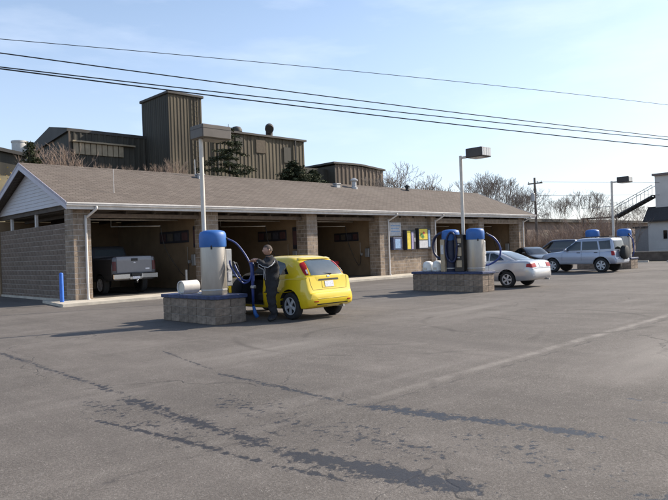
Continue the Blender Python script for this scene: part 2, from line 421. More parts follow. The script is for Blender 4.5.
def blocks_on(mb, x0, x1, y0, y1, z0, z1, normal, bl=0.4, bh=0.2, proud=0.005, thick=0.03, j=0.026):
    """courses of block faces on a wall side; normal '-y' or '-x' or '+x'"""
    r = 0; z = z0
    while z < z1 - 0.05:
        zt = min(z + bh, z1)
        lo, hi = (x0, x1) if normal == '-y' else (y0, y1)
        u = lo - (bl / 2 if r % 2 else 0)
        while u < hi - 0.02:
            a, b = max(u, lo), min(u + bl, hi)
            if b - a > 0.05:
                p = proud + random.uniform(-0.002, 0.004)
                if normal == '-y': mb.box(a + j / 2, b - j / 2, y0 - p, y0 + thick, z + j / 2, zt - j / 2)
                elif normal == '-x': mb.box(x0 - p, x0 + thick, a + j / 2, b - j / 2, z + j / 2, zt - j / 2)
                else: mb.box(x1 - thick, x1 + p, a + j / 2, b - j / 2, z + j / 2, zt - j / 2)
            u += bl
        z += bh; r += 1

pillars = [(9.37, 10.05), (15.0, 15.72), (20.9, 21.62), (26.3, 27.05), (31.0, 31.5), (36.2, 36.85), (41.4, 42.2)]
for i, (a, b) in enumerate(pillars):
    core = W(MB().box(a + 0.012, b - 0.012, YW + 0.012, YW + 0.80, 0.09, 3.48), 'pillar', MORTAR)
    bk = MB(); blocks_on(bk, a, b, YW + 0.012, YW + 0.8, 0.1, 3.48, '-y'); blocks_on(bk, a + 0.012, b, YW + 0.012, YW + 0.8, 0.1, 3.48, '-x')
    blocks_on(bk, a, b - 0.012, YW + 0.012, YW + 0.8, 0.1, 3.48, '+x')
    tag(W(bk, 'block_courses', BLOCK2, core), kind='stuff')
    core.children[0].matrix_parent_inverse.identity()
# partitions behind the pillars (painted tan)
for i, (a, b) in enumerate(pillars[1:-1]):
    W(MB().box((a + b) / 2 - 0.12, (a + b) / 2 + 0.12, YW + 0.80, YB - 0.15, 0.09, 3.46), 'partition_wall', TAN)
W(MB().box(41.7, 41.95, YW + 0.80, YB - 0.15, 0.09, 3.46), 'end_wall', TAN)
W(MB().box(9.4, 42.2, YB - 0.15, YB, 0.0, 3.48), 'back_wall', TAN)
# left gable wall: backing + single blocks
gw = W(MB().box(9.47, 9.65, YW + 0.80, YB - 0.151, -0.02, 3.0), 'gable_wall', MORTAR2)
W(MB().box(9.655, 9.665, YW + 0.80, YB - 0.16, 0.09, 3.0), 'inner_wall_lining', TAN)
bmesh_block = MB().bbox(0, 0.06, 0.011, 0.389, 0.012, 0.188, 0.004).mesh('block', BLOCK)
half_block = MB().bbox(0, 0.06, 0.011, 0.189, 0.012, 0.188, 0.004).mesh('block', BLOCK)
for r in range(15):
    y = YW + 0.80
    first = True
    while y < YB - 0.2:
        if first and r % 2: me, step = half_block, 0.2
        else: me, step = bmesh_block, 0.4
        if y + step > YB - 0.1: me, step = half_block, 0.2
        o = link('block', me, gw)
        o.location = (9.464 - 9.37 + random.uniform(-0.003, 0.003), y - YW, 0.0 + r * 0.2)
        y += step; first = False
# clerestory gap: posts, dark beam
for y in (27.55, 30.6): W(MB().box(9.5, 9.6, y - 0.06, y + 0.06, 3.0, 3.70), 'clerestory_post', WHITE)
W(MB().box(9.47, 9.62, YW + 0.80, YB, 3.52, 3.70), 'gable_beam', CEIL)
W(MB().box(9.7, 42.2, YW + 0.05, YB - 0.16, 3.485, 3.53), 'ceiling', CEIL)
joist = MB().box(-0.04, 0.04, 0, 7.9, 0, 0.14).mesh('ceiling_joist', CEIL)
for k in range(26):
    o = link('ceiling_joist', joist, wash); o.location = (10.4 - 9.37 + k * 1.2, 0.2, 3.345)
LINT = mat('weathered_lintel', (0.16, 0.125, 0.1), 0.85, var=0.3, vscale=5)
for (a, b) in ((10.05, 15.0), (15.72, 20.9), (21.62, 26.3)): W(MB().bbox(a, b, YW + 0.35, YW + 0.55, 3.18, 3.343, 0.01), 'lintel_beam', LINT)
for (a, b) in ((31.5, 36.2), (36.85, 41.4)):
    ln = W(MB().box(a, b, YW + 0.03, YW + 0.5, 3.06, 3.343), 'block_lintel', MORTAR)
    bk = MB(); blocks_on(bk, a, b, YW + 0.03, YW + 0.5, 3.06, 3.34, '-y'); tag(W(bk, 'block_courses', BLOCK2, ln), kind='stuff')
PIPE = mat('bay_pipe', (0.45, 0.42, 0.38), 0.5, 0.3, var=0.2)
for (a, b) in ((10.05, 15.0), (15.72, 20.9), (21.62, 26.3), (31.5, 36.2), (36.85, 41.4)):
    c = (a + b) / 2
    W(MB().tube([(c, 27, 3.34), (c, 27, 3.0), (c + 0.9, 25.6, 2.95), (c + 1.3, 25.0, 2.93)], 0.03, 8), 'hose_boom', PIPE, smooth=True)
    W(MB().tube([(a + 0.2, 25.2, 3.2), (b - 0.2, 25.2, 3.2)], 0.035, 8), 'overhead_pipe', PIPE, smooth=True)
for (a, b) in ((10.05, 15.0), (15.72, 20.9), (21.62, 26.3), (31.5, 36.2), (36.85, 41.4)):
    c = (a + b) / 2; xw = b + 0.19
    W(MB().tube(catmull([(c + 1.3, 25.0, 2.93), (c + 1.5, 24.95, 1.9), (xw - .35, 24.95, .75), (xw - .08, 25.0, .9), (xw - .05, 25.0, 1.35)], 6), 0.016, 6), 'spray_hose', BLACK, smooth=True)
    W(MB().tube([(xw - .06, 25.0, 1.3), (xw - .05, 25.0, 2.0)], 0.014, 6), 'spray_wand', STEEL)
    W(MB().bbox(xw - .10, xw + .02, 24.85, 24.95, 1.25, 1.4, .01), 'wand_holster', GALV)
    W(MB().bbox(xw - .16, xw + .02, 24.25, 24.55, 1.15, 1.65, .015), 'meter_box', GALV)
    W(MB().box(c - .25, c + .25, 24.2, 30.6, 0.105, 0.112), 'floor_drain', BLACK)
# office front between the pillars: block wall with boxes on it
ofw = W(MB().box(27.05, 31.0, 23.612, 23.8, 0.09, 3.48), 'office_wall', MORTAR)
bk = MB(); blocks_on(bk, 27.05, 31.0, 23.612, 23.75, 0.1, 3.46, '-y'); tag(W(bk, 'block_courses', BLOCK2, ofw), kind='stuff')

# roof: two slopes with thickness, ridge cap, rake boards, fascia, gutter, downspouts
sl = (RIDGE_Z - (ZG + 0.13)) / (RIDGE_Y - YG)
def roof_slab(y_e, y_r, z_e, z_r, name):
    t = 0.09
    vs = [(X0R, y_e, z_e), (X1R, y_e, z_e), (X1R, y_r, z_r), (X0R, y_r, z_r)]
    mb = MB().add(vs + [(x, y, z - t) for x, y, z in vs], [(0, 1, 2, 3), (7, 6, 5, 4), (0, 4, 5, 1), (1, 5, 6, 2), (2, 6, 7, 3), (3, 7, 4, 0)])
    return W(mb, name, SHINGLE)
roof = roof_slab(YG + 0.02, RIDGE_Y, ZG + 0.12, RIDGE_Z, 'roof')
roof_slab(2 * RIDGE_Y - YG, RIDGE_Y + 0.002, ZG + 0.12, RIDGE_Z, 'roof_back_slope')
W(MB().prism([(RIDGE_Y - 0.17, RIDGE_Z - 0.065), (RIDGE_Y, RIDGE_Z + 0.022), (RIDGE_Y + 0.17, RIDGE_Z - 0.065), (RIDGE_Y, RIDGE_Z + 0.002)], X0R + 0.01, X1R - 0.01, 'x'), 'ridge_cap', SHINGLE)
for sgn in (-1, 1):
    for xr in (X0R, X1R):
        ye = RIDGE_Y + sgn * (RIDGE_Y - YG + 0.0)
        a = [(ye, ZG + 0.02), (ye, ZG - 0.16), (RIDGE_Y, RIDGE_Z - 0.285), (RIDGE_Y, RIDGE_Z - 0.095)]
        x0 = xr - 0.025 if xr == X0R else xr
        W(MB().prism(a, x0, x0 + 0.025, 'x'), 'rake_board', LILAC)
        drip = [(ye, ZG + 0.135), (ye, ZG + 0.02), (RIDGE_Y, RIDGE_Z - 0.095), (RIDGE_Y, RIDGE_Z + 0.012)]
        W(MB().prism(drip, x0 - 0.008, x0 + 0.02, 'x'), 'drip_edge', mat('lilac_drip_edge', (0.36, 0.33, 0.38), 0.5))
# gutter: ogee profile
gp = [(YG + 0.02, ZG + 0.10), (YG - 0.10, ZG + 0.10), (YG - 0.105, ZG + 0.06), (YG - 0.08, ZG + 0.02), (YG - 0.075, ZG - 0.015), (YG + 0.02, ZG - 0.015)]
W(MB().prism(gp, X0R - 0.02, X1R + 0.02, 'x'), 'gutter', WHITE)
W(MB().box(X0R, X1R, YG + 0.022, YG + 0.045, ZG - 0.14, ZG + 0.07), 'fascia_board', WHITE)
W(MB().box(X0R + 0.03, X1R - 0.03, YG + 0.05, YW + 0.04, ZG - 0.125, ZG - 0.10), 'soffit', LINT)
for x in (9.83, 27.0, 31.35, 41.9):
    pts = [(x + 0.22, YG - 0.03, ZG - 0.03), (x + 0.2, YG - 0.02, ZG - 0.14), (x + 0.03, YW - 0.06, ZG - 0.42), (x, YW - 0.055, ZG - 0.55), (x, YW - 0.055, 0.2), (x, YW - 0.13, 0.12)]
    W(MB().tube(catmull(pts, 4), 0.048, 8), 'downspout', WHITE, smooth=True)
# gable end: single lap-siding planks
zb, apz = 3.69, RIDGE_Z - 0.30
hw = (RIDGE_Y - YG) - 0.42
W(MB().prism([(RIDGE_Y - hw - 0.2, zb), (RIDGE_Y + hw + 0.2, zb), (RIDGE_Y, apz + 0.1)], 9.40, 9.46, 'x'), 'gable_sheathing', VINYL)
npl = 12
for k in range(npl):
    z0 = zb + (apz - zb) * k / npl; z1 = zb + (apz - zb) * (k + 1) / npl
    f0 = 1 - (z0 - zb) / (apz - zb); f1 = 1 - (z1 - zb) / (apz - zb)
    y0a, y0b, y1a, y1b = RIDGE_Y - hw * f0, RIDGE_Y + hw * f0, RIDGE_Y - hw * f1 - 0.01, RIDGE_Y + hw * f1 + 0.01
    vs = [(9.372, y0a, z0 + 0.002), (9.372, y0b, z0 + 0.002), (9.392, y1b, z1), (9.392, y1a, z1), (9.399, y0a, z0 + 0.002), (9.399, y0b, z0 + 0.002), (9.399, y1b, z1), (9.399, y1a, z1)]
    W(MB().add(vs, [(0, 1, 2, 3), (4, 7, 6, 5), (0, 4, 5, 1), (1, 5, 6, 2), (2, 6, 7, 3), (3, 7, 4, 0)]), 'siding_plank', VINYL)
W(MB().prism([(YW, 3.5), (YB + 0.3, 3.5), (RIDGE_Y, apz)], 42.2, 42.3, 'x'), 'far_gable', VINYL)
# roof vents and pipe
def zroof(y): return ZG + 0.12 + (RIDGE_Z - ZG - 0.12) * (y - YG) / (RIDGE_Y - YG)
def vent_box(x, y):
    z = zroof(y)
    W(MB().bbox(x - 0.16, x + 0.16, y - 0.15, y + 0.15, z - 0.08, z + 0.16, 0.02).bbox(x - 0.2, x + 0.2, y - 0.19, y + 0.19, z + 0.14, z + 0.2, 0.015), 'roof_vent', GALV)
vent_box(26.75, 27.05)
vent_box(17.25, 27.1)
def flue(x, y, h, r, mt):
    z = zroof(y)
    W(MB().lathe([(r * 1.5, z - 0.1), (r * 1.5, z + 0.05), (r, z + 0.09), (r, z + h), (r * 1.7, z + h + 0.01), (r * 1.8, z + h + 0.08), (r * 0.5, z + h + 0.2)], 14, (x, y, 0)), 'roof_flue', mt, smooth=40)
flue(28.2, 27.0, 0.42, 0.14, GALV)
flue(33.6, 27.2, 0.22, 0.10, BLACK)
W(MB().tube([(17.05, 27.2, zroof(27.2) - 0.1), (17.05, 27.2, 6.35)], 0.022, 6), 'vent_pipe', GALV)
W(MB().tube([(11.35, 24.1, zroof(24.1) - 0.05), (11.35, 24.1, zroof(24.1) + 0.95)], 0.014, 6), 'vent_pipe', WHITE)

# things on the walls
def wall_box(name, x0, x1, z0, z1, d, mt, label, cat, face=None, yb=23.603, parts=()):
    e = empty(name, ((x0 + x1) / 2, yb, z0))
    hw_ = (x1 - x0) / 2; h = z1 - z0
    MB().bbox(-hw_, hw_, -d, 0, 0, h, 0.015).build('case', mt, e)
    for (nm, a, b, c, dd, m2) in parts:
        MB().bbox(-hw_ + a * 2 * hw_, -hw_ + b * 2 * hw_, -d - 0.012, -d + 0.004, c * h, dd * h, 0.004).build(nm, m2, e)
    return tag(e, label, cat)
SIGNW = mat('faded_sign_white', (0.55, 0.55, 0.56), 0.6, var=0.18, vscale=9)
SIGNB = mat('sign_light_blue', (0.25, 0.38, 0.58), 0.5, var=0.25, vscale=8)
SIGNY = mat('sign_yellow', (0.72, 0.56, 0.06), 0.5, var=0.2, vscale=7)
SIGNG = mat('sign_green', (0.12, 0.30, 0.08), 0.5, var=0.4, vscale=10)
SIGNP = mat('sign_lilac', (0.36, 0.32, 0.50), 0.5, var=0.3, vscale=10)
SIGNR = mat('sign_red', (0.5, 0.06, 0.04), 0.5, var=0.2, vscale=10)
DARKF = mat('dark_frame', (0.03, 0.03, 0.04), 0.5)
wall_box('notice_sign', 27.42, 28.45, 2.30, 3.08, 0.03, SIGNW, 'faded white notice sign high on the office wall', 'sign', parts=(('text_line', .1, .9, .72, .80, SIGNB), ('text_line', .1, .8, .52, .60, SIGNB), ('text_line', .1, .85, .30, .38, SIGNB)))
wall_box('coin_changer', 27.45, 28.22, 1.50, 2.22, 0.25, BLUED, 'blue framed coin changer box under the white notice sign', 'changer', parts=(('face_plate', .2, .8, .12, .86, SIGNB),))
wall_box('vending_machine', 28.6, 29.45, 1.46, 2.64, 0.28, DARKF, 'narrow vending machine with yellow and lilac front strips', 'vending machine', parts=(('front_panel', .06, .42, .05, .95, SIGNY), ('front_panel', .52, .74, .05, .9, SIGNP), ('coin_slot', .82, .94, .4, .6, GALV)))
wall_box('vending_machine', 29.75, 30.9, 1.5, 2.74, 0.26, DARKF, 'vending machine with bright yellow and green poster front', 'vending machine', parts=(('poster', .04, .74, .45, .96, SIGNY), ('lower_panel', .04, .74, .05, .40, SIGNW), ('side_strip', .80, .96, .1, .9, SIGNB)))
for (dx_, z_, r_, mt_) in ((-.28, .82, .13, SIGNG), (-.1, .95, .09, SIGNR), (-.15, .72, .1, SIGNG)):
    vm_ = [o for o in bpy.data.objects if o.name.startswith('vending_machine')][-1]
    MB().lathe([(r_, -.285), (r_ * .9, -.26)], 9, (dx_, 0, z_), 'y').build('poster_flower', mt_, vm_)
def bay_sign(px, y0, y1, z0, z1, label, cat='sign', n=4):
    e = empty('bay_sign', (px, (y0 + y1) / 2, z0)); hh = z1 - z0; hl = (y1 - y0) / 2
    MB().bbox(-0.03, 0, -hl, hl, 0, hh, 0.006).build('board', DARKF, e)
    for k in range(n):
        a = -hl + (k + 0.12) * 2 * hl / n; b = a + 1.5 * hl / n
        MB().box(-0.036, -0.028, a, b, hh * 0.18, hh * 0.82).build('panel', mat('sign_dim_%d' % (k % 3), ((0.10, 0.05, 0.05), (0.07, 0.07, 0.09), (0.12, 0.10, 0.08))[k % 3], 0.6), e)
    return tag(e, label, cat)
bay_sign(15.235, 25.0, 27.6, 2.2, 2.75, 'dark instruction board on tan wall of bay with pickup')
bay_sign(15.235, 24.3, 24.62, 1.95, 2.9, 'narrow dark sign near the front edge of the pickup bay wall', n=1)
bay_sign(21.135, 25.2, 27.6, 2.2, 2.75, 'dark instruction board on tan bay wall above the yellow hatchback')
bay_sign(21.135, 24.3, 24.7, 1.75, 2.85, 'tall narrow sign on bay wall beside the person', n=1)
bay_sign(26.55, 25.2, 27.2, 2.1, 2.6, 'dark instruction board on tan wall of the bay beside the office')
def bollard(x, y, h, r, mt, label):
    mb = MB().lathe([(r, -0.02), (r, h - r * 0.6), (r * 0.85, h - r * 0.2), (r * 0.45, h)], 14)
    o = mb.build('bollard', mt, smooth=50); o.location = (x, y, 0); tag(o, label, 'bollard', 'bollards at the bays'); return o
BLUEB = mat('blue_bollard_paint', (0.03, 0.14, 0.55), 0.5, var=0.15)
bollard(8.75, 23.0, 1.15, 0.07, BLUEB, 'blue painted bollard on apron corner beside the gable wall')
bollard(14.55, 24.2, 1.0, 0.055, PIPE, 'pale bollard at the right side of the pickup bay')

# ------------------------------------------------------------------ vacuum islands
def island(x0, x1, y0, y1, h, label, single=True):
    e = empty('vacuum_island', ((x0 + x1) / 2, (y0 + y1) / 2, 0)); hx, hy = (x1 - x0) / 2, (y1 - y0) / 2
    MB().box(-hx + 0.02, hx - 0.02, -hy + 0.02, hy - 0.02, -0.02, h - 0.08).build('core', MORTAR, e)
    rows = 3; bh = (h - 0.09) / rows
    def wall(L, n):
        return MB().bbox(0.006, L / n - 0.006, -0.012, 0.05, 0.006, bh - 0.006, 0.008).mesh('block', ISLBLOCK)
    def run(ax, L, pos, rz):
        n = max(2, round(L / 0.4)); me = wall(L, n); st = L / n
        for r in range(rows):
            off = 0.0
            for k in range(n):
                o = link('block', me, e)
                s = st
                o.location = (pos[0] + math.cos(rz) * (k * s), pos[1] + math.sin(rz) * (k * s), r * bh)
                o.rotation_euler = (random.uniform(-.006, .006), 0, rz + random.uniform(-.006, .006))
    run('x', 2 * hx, (-hx, -hy + 0.012), 0.0)
    run('x', 2 * hx, (hx, hy - 0.012), math.pi)
    run('y', 2 * hy, (-hx + 0.012, hy), -math.pi / 2)
    run('y', 2 * hy, (hx - 0.012, -hy), math.pi / 2)
    MB().bbox(-hx - 0.035, hx + 0.035, -hy - 0.035, hy + 0.035, h - 0.085, h, 0.012).build('cap', BLUED, e)
    return tag(e, label, 'vacuum island', 'vacuum islands in the lot')
I1 = (7.99, 8.85, 12.12, 14.45, 0.66)
I2 = (18.48, 19.22, 11.85, 14.85, 0.70)
I3 = (35.9, 36.9, 13.55, 16.6, 0.62)
island(*I1, 'block vacuum island with blue cap beside the yellow hatchback')
island(*I2, 'block vacuum island with blue cap beside the silver coupe')
island(*I3, 'block vacuum island half hidden behind the pale SUV')

def canister(x, y, z, h, r, label, dark=False):
    e = empty('vacuum_canister', (x, y, z)); bm_ = STEEL if not dark else mat('navy_drum', (0.012, 0.018, 0.05), 0.5, var=0.3)
    MB().lathe([(r * 0.98, 0), (r, 0.03), (r, h * 0.74), (r * 0.99, h * 0.75)], 32).build('drum', bm_, e, smooth=40)
    MB().lathe([(r * 1.03, h * 0.735), (r * 1.06, h * 0.745), (r * 1.06, h * 0.90), (r * 1.03, h * 0.94), (r * 0.93, h * 0.975), (r * 0.6, h * 0.995), (r * 0.1, h)], 32).build('lid', BLUEP, e, smooth=50)
    MB().lathe([(r * 1.015, 0.10), (r * 1.02, 0.105), (r * 1.02, 0.13), (r * 1.015, 0.135)], 32).build('band', GALV, e, smooth=40)
    mb = MB(); mb.bbox(r * 0.90, r + 0.13, -0.14, 0.16, h * 0.12, h * 0.70, 0.012); mb.build('coin_box', GALV, e)
    MB().lathe([(0.055, 0), (0.06, 0.01), (0.05, 0.04)], 14, (r + 0.03, -0.18, h * 0.42), 'y').build('gauge', WHITE, e)
    MB().bbox(r + 0.0, r + 0.11, -0.155, -0.138, h * 0.2, h * 0.34, 0.004).build('instruction_plate', SIGNW, e)
    for t in (0.7, -0.7): MB().bbox(-0.02, 0.02, -r - 0.018, -r + 0.01, h * 0.70, h * 0.76, 0.004).build('latch', BLACK, e).rotation_euler = (0, 0, t)
    return tag(e, label, 'vacuum', 'car vacuums on the islands')
canister(8.36, 12.68, 0.66, 1.52, 0.30, 'steel vacuum canister with blue lid on the island beside the yellow hatchback')
canister(18.85, 12.32, 0.70, 1.50, 0.30, 'steel vacuum canister with blue lid nearest the silver coupe')
canister(18.85, 13.35, 0.70, 1.50, 0.30, 'dark vacuum canister wrapped in hoses on the middle island', True)
canister(36.4, 14.05, 0.62, 1.62, 0.36, 'vacuum canister with blue lid rising behind the rear of pale SUV')
canister(36.4, 15.85, 0.62, 1.66, 0.36, 'vacuum canister with blue lid seen over the roof of the pale SUV')
def hose(pts, r, mt, label, n=8, cat='hose', nozzle=None, name='vacuum_hose'):
    e = empty(name, pts[-1]); off = Vector(pts[-1])
    c = catmull([Vector(p) - off for p in pts], n)
    rr = [r * (1.0 + 0.06 * (i % 2)) for i in range(len(c))]
    MB().tube(c, rr, 10).build('tube', mt, e, smooth=True)
    MB().tube([c[0], c[0] + (c[1] - c[0]).normalized() * 0.09], r * 1.35, 10).build('cuff', BLACK, e, smooth=40)
    if nozzle:
        p = [Vector(q) - off for q in nozzle]
        MB().tube(p, [r * 1.25, r * 1.2, r * 1.05, r * 1.5][:len(p)], 10).build('nozzle', mt, e, smooth=40)
    return tag(e, label, cat, 'vacuum hoses')
hose([(8.55, 12.48, 2.00), (8.82, 12.34, 1.82), (8.98, 12.1, 1.38), (8.98, 12.08, 1.02), (8.88, 12.2, 0.90), (8.72, 12.25, 1.05), (8.62, 12.36, 1.32), (8.60, 12.36, 1.45)], 0.020, BLUEH, 'blue vacuum hose looping from steel canister toward the yellow hatchback',
     nozzle=None)
hose([(8.68, 12.34, 1.42), (8.78, 12.16, 1.02), (8.95, 12.12, 0.97), (9.0, 12.07, 1.12), (9.0, 12.03, 1.38)], 0.020, BLUEH, 'second blue hose sagging below the first beside the steel canister')
wand = empty('vacuum_wand', (9.02, 12.06, 0.05))
MB().tube([(-.02, -0.03, 1.36), (0, -0.01, 1.1), (0.03, 0.04, 0.6), (0.05, 0.07, 0.3)], [0.042, 0.04, 0.035, 0.032], 10).build('tube', BLUEH, wand, smooth=True)
MB().tube([(0.05, 0.07, 0.31), (0.09, 0.06, 0.12), (0.13, 0.03, 0.03)], [0.032, 0.045, 0.055], 10).build('nozzle', BLUEP, wand, smooth=True)
for z in (1.28, 0.72): MB().bbox(-0.035, 0.07, -0.05, 0.06, z, z + 0.07, 0.015).build('clip', GALV, wand)
tag(wand, 'upright blue vacuum wand hanging between the person and the steel canister', 'vacuum wand')
def coil(x, y, z, rx, rz, turns, r, mt, label, ang):
    pts = []
    for k in range(int(turns * 12) + 1):
        t = 2 * math.pi * k / 12
        u = rx * math.cos(t) * (1 + 0.04 * math.sin(k)); 
        pts.append((x + u * math.cos(ang) + 0.035 * k / 12 * math.sin(ang), y + u * math.sin(ang) - 0.035 * k / 12 * math.cos(ang), z + rz * math.sin(t) * (1 + 0.05 * math.cos(k * 1.7))))
    return hose(pts, r, mt, label, 3)
coil(18.70, 13.62, 1.62, 0.34, 0.46, 3, 0.035, BLUEN, 'dark blue hose coiled at the left of the middle island', -math.pi / 2 + 0.2)
coil(18.55, 13.10, 1.55, 0.22, 0.52, 2, 0.033, BLUEN, 'dark blue hose coil hung between the two middle canisters', -math.pi / 2 + 0.2)
hose([(19.1, 12.05, 2.0), (19.32, 11.85, 1.82), (19.45, 11.72, 1.5), (19.42, 11.75, 1.15), (19.25, 11.95, 0.95), (19.05, 12.05, 0.9)], 0.033, BLUEH, 'blue hose arching down on the coupe side of the middle island')
hose([(36.2, 13.75, 1.95), (36.25, 13.55, 1.6), (36.25, 13.5, 1.0), (36.3, 13.6, 0.7)], 0.033, BLUEH, 'blue hose hanging off the canister behind the pale SUV')
# fragrance / shampoo cabinet between the two middle canisters
cab = empty('vending_cabinet', (18.72, 12.84, 0.70))
BEIGE = mat('beige_enamel', (0.42, 0.33, 0.22), 0.5, var=0.2, vscale=6)
MB().bbox(-0.14, 0.14, -0.19, 0.19, 0, 1.30, 0.02).build('case', mat('dark_brown_enamel', (0.035, 0.027, 0.022), 0.5, var=0.3), cab)
for (z, hh) in ((0.15, 0.25), (0.55, 0.3), (1.0, 0.16)): MB().bbox(-0.16, -0.13, -0.12, 0.10, z, z + hh, 0.01).build('panel', BEIGE, cab)
for z in (0.47, 0.92): MB().bbox(-0.165, -0.135, -0.05, 0.05, z, z + 0.05, 0.006).build('coin_slot', GALV, cab)
tag(cab, 'dark vending cabinet with beige panels between the middle vacuum canisters', 'cabinet')
cab2 = empty('control_box', (18.52, 13.44, 0.70))
MB().bbox(-0.08, 0.08, -0.09, 0.09, 0, 1.15, 0.015).build('case', BEIGE, cab2); MB().bbox(-0.095, -0.075, -0.06, 0.06, 0.62, 0.95, 0.008).build('panel', SIGNW, cab2)
tag(cab2, 'slim beige control box in front of the dark middle canister', 'control box')
# white drums
CREAM = mat('cream_drum', (0.66, 0.60, 0.50), 0.5, var=0.15, vscale=5)
def drum(x, y, z, r, L, ang, label, tilt=0.0):
    e = empty('mat_drum', (x, y, z))
    e.rotation_euler = (0, tilt, ang)
    MB().lathe([(r * 0.82, -L / 2 + 0.05), (r * 0.86, -L / 2), (r, -L / 2), (r, L / 2), (r * 0.92, L / 2), (r * 0.9, L / 2 - 0.02)], 24, (0, 0, r), 'x').build('shell', WHITE, e, smooth=40)
    MB().lathe([(r * 0.82, 0), (r * 0.81, 0.012)], 24, (-L / 2 + 0.035, 0, r), 'x').build('end_plate', CREAM, e)
    MB().bbox(-L / 2, L / 2, -r * 0.6, r * 0.6, -0.0, 0.05, 0.01).build('cradle', GALV, e)
    return tag(e, label, 'drum', 'white drums lying on the islands')
drum(8.30, 13.72, 0.66, 0.165, 0.46, 0.05, 'cream white drum lying on its side behind the steel vacuum')
DOMEW = mat('white_dome_plastic', (0.80, 0.78, 0.73), 0.45, var=0.06, vscale=5)
def dome(x, y, z, r, h, label):
    e = empty('domed_bin', (x, y, z))
    MB().lathe([(r * 1.02, 0), (r * 1.02, .05), (r, .06), (r, h * .45), (r * .95, h * .66), (r * .78, h * .86), (r * .45, h * .97), (r * .05, h)], 24).build('shell', DOMEW, e, smooth=50)
    MB().lathe([(r * 1.05, .0), (r * 1.07, .01), (r * 1.07, .035), (r * 1.05, .045)], 24).build('rim', GALV, e)
    MB().bbox(-r - .01, -r + .04, -.07, .07, h * .18, h * .4, .01).build('flap', CREAM, e)
    return tag(e, label, 'bin', 'white domed bins on the middle island')
dome(18.80, 14.35, 0.70, 0.21, 0.38, 'white domed bin at the far left end of the middle island')
dome(18.80, 13.90, 0.70, 0.22, 0.40, 'white domed bin close beside the dark canister')
# ------------------------------------------------------------------ lamp posts
def lamp(x, y, z0, zt, kind, label, r=0.055):
    e = empty('lamp_post', (x, y, z0)); h = zt - z0
    MB().bbox(-0.15, 0.15, -0.15, 0.15, 0, 0.03, 0.005).build('base_plate', GALV, e)
    MB().tube([(0, 0, 0.0), (0, 0, h + (0.05 if kind else 0))], [r, r * 0.9], 12).build('pole', POST, e, smooth=40)
    if kind == 0:
        hd = MB().bbox(-0.12, 0.70, -0.28, 0.28, h - 0.02, h + 0.30, 0.02).build('lamp_head', HEAD, e)
        MB().box(0.0, 0.6, -0.2, 0.2, h - 0.035, h - 0.021).build('lens', mat('dark_lens', (0.20, 0.18, 0.16), 0.4), hd)  # lens in a darker tone than the other lamp lenses
        MB().bbox(-0.125, 0.705, -0.285, 0.285, h + 0.20, h + 0.215, 0.004).build('housing_seam', HEADD, hd)
    else:
        MB().bbox(-0.04, 0.04, -0.42, 0.04, h - 0.06, h + 0.02, 0.01).build('arm', POST, e)
        hd = MB().bbox(-0.30, 0.30, -1.05, -0.40, h - 0.10, h + 0.22, 0.02).build('lamp_head', HEADD, e)
        MB().box(-0.24, 0.24, -0.98, -0.47, h - 0.115, h - 0.101).build('lens', LENS, hd)
        MB().bbox(-0.27, 0.27, -1.062, -1.045, h - 0.07, h + 0.19, 0.005).build('lit_end_face', LENS, hd)  # pale panel paints the sunlit end face of the head
        for k in range(3): MB().box(-0.17 + k * 0.15, -0.13 + k * 0.15, -1.067, -1.055, h - 0.07, h + 0.19).build('louvre', GALV, hd)
    return tag(e, label, 'lamp post', 'lamp posts on the vacuum islands')
lamp(8.40, 13.10, 0.66, 4.42, 0, 'lamp post with large bronze box head rising behind the steel vacuum', 0.055)
lamp(18.85, 12.80, 0.70, 4.72, 1, 'lamp post with dark box head above the middle vacuum island', 0.06)
lamp(36.5, 14.68, 0.62, 4.92, 1, 'farthest lamp post with dark box head above the pale SUV', 0.07)

# ------------------------------------------------------------------ vehicles
def interp_st(st, n):
    st = np.array(st, float); xs = st[:, 0]
    t = np.linspace(0, 1, n); t = t  # denser near both ends
    tt = 0.5 - 0.5 * np.cos(np.pi * t); tt = 0.55 * tt + 0.45 * t
    X = xs[0] + (xs[-1] - xs[0]) * tt
    # monotone cubic (PCHIP)
    out = [X]
    h = np.diff(xs)
    for c in range(1, st.shape[1]):
        y = st[:, c]; d = np.diff(y) / h; mm = np.zeros_like(y)
        for i in range(1, len(y) - 1):
            if d[i - 1] * d[i] > 0:
                w1, w2 = 2 * h[i] + h[i - 1], h[i] + 2 * h[i - 1]; mm[i] = (w1 + w2) / (w1 / d[i - 1] + w2 / d[i])
        mm[0], mm[-1] = d[0], d[-1]
        k = np.clip(np.searchsorted(xs, X) - 1, 0, len(xs) - 2); s = (X - xs[k]) / h[k]
        out.append((2*s**3-3*s**2+1)*y[k] + (s**3-2*s**2+s)*h[k]*mm[k] + (-2*s**3+3*s**2)*y[k+1] + (s**3-s**2)*h[k]*mm[k+1])
    return np.stack(out, 1)
SEC = [(0, 0), (0.82, 0.0), (0.93, .03), (0.975, .12), (0.995, .30), (1.0, .48), (0.992, .62), (0.975, .72), (0.962, .86), (0.945, .92), (0.90, .965), (0.80, .985), (0.5, 1.0), (0.2, 1.008)]
def lower_body(st, n=56, sec=SEC):
    S = interp_st(st, n); mb = MB(); ring = [(y, z) for y, z in sec[1:]] ; full = ring + [(-y, z) for y, z in ring[::-1]]
    k = len(full); vs = []
    for (x, zb_, zt_, w_) in S:
        for (y, z) in full: vs.append((x, y * w_, zb_ + z * (zt_ - zb_)))
    fs = [(i * k + j, i * k + (j + 1) % k, (i + 1) * k + (j + 1) % k, (i + 1) * k + j) for i in range(n - 1) for j in range(k)]
    fs += [tuple(range(k))[::-1], tuple((n - 1) * k + j for j in range(k))]
    return mb.add(vs, fs)
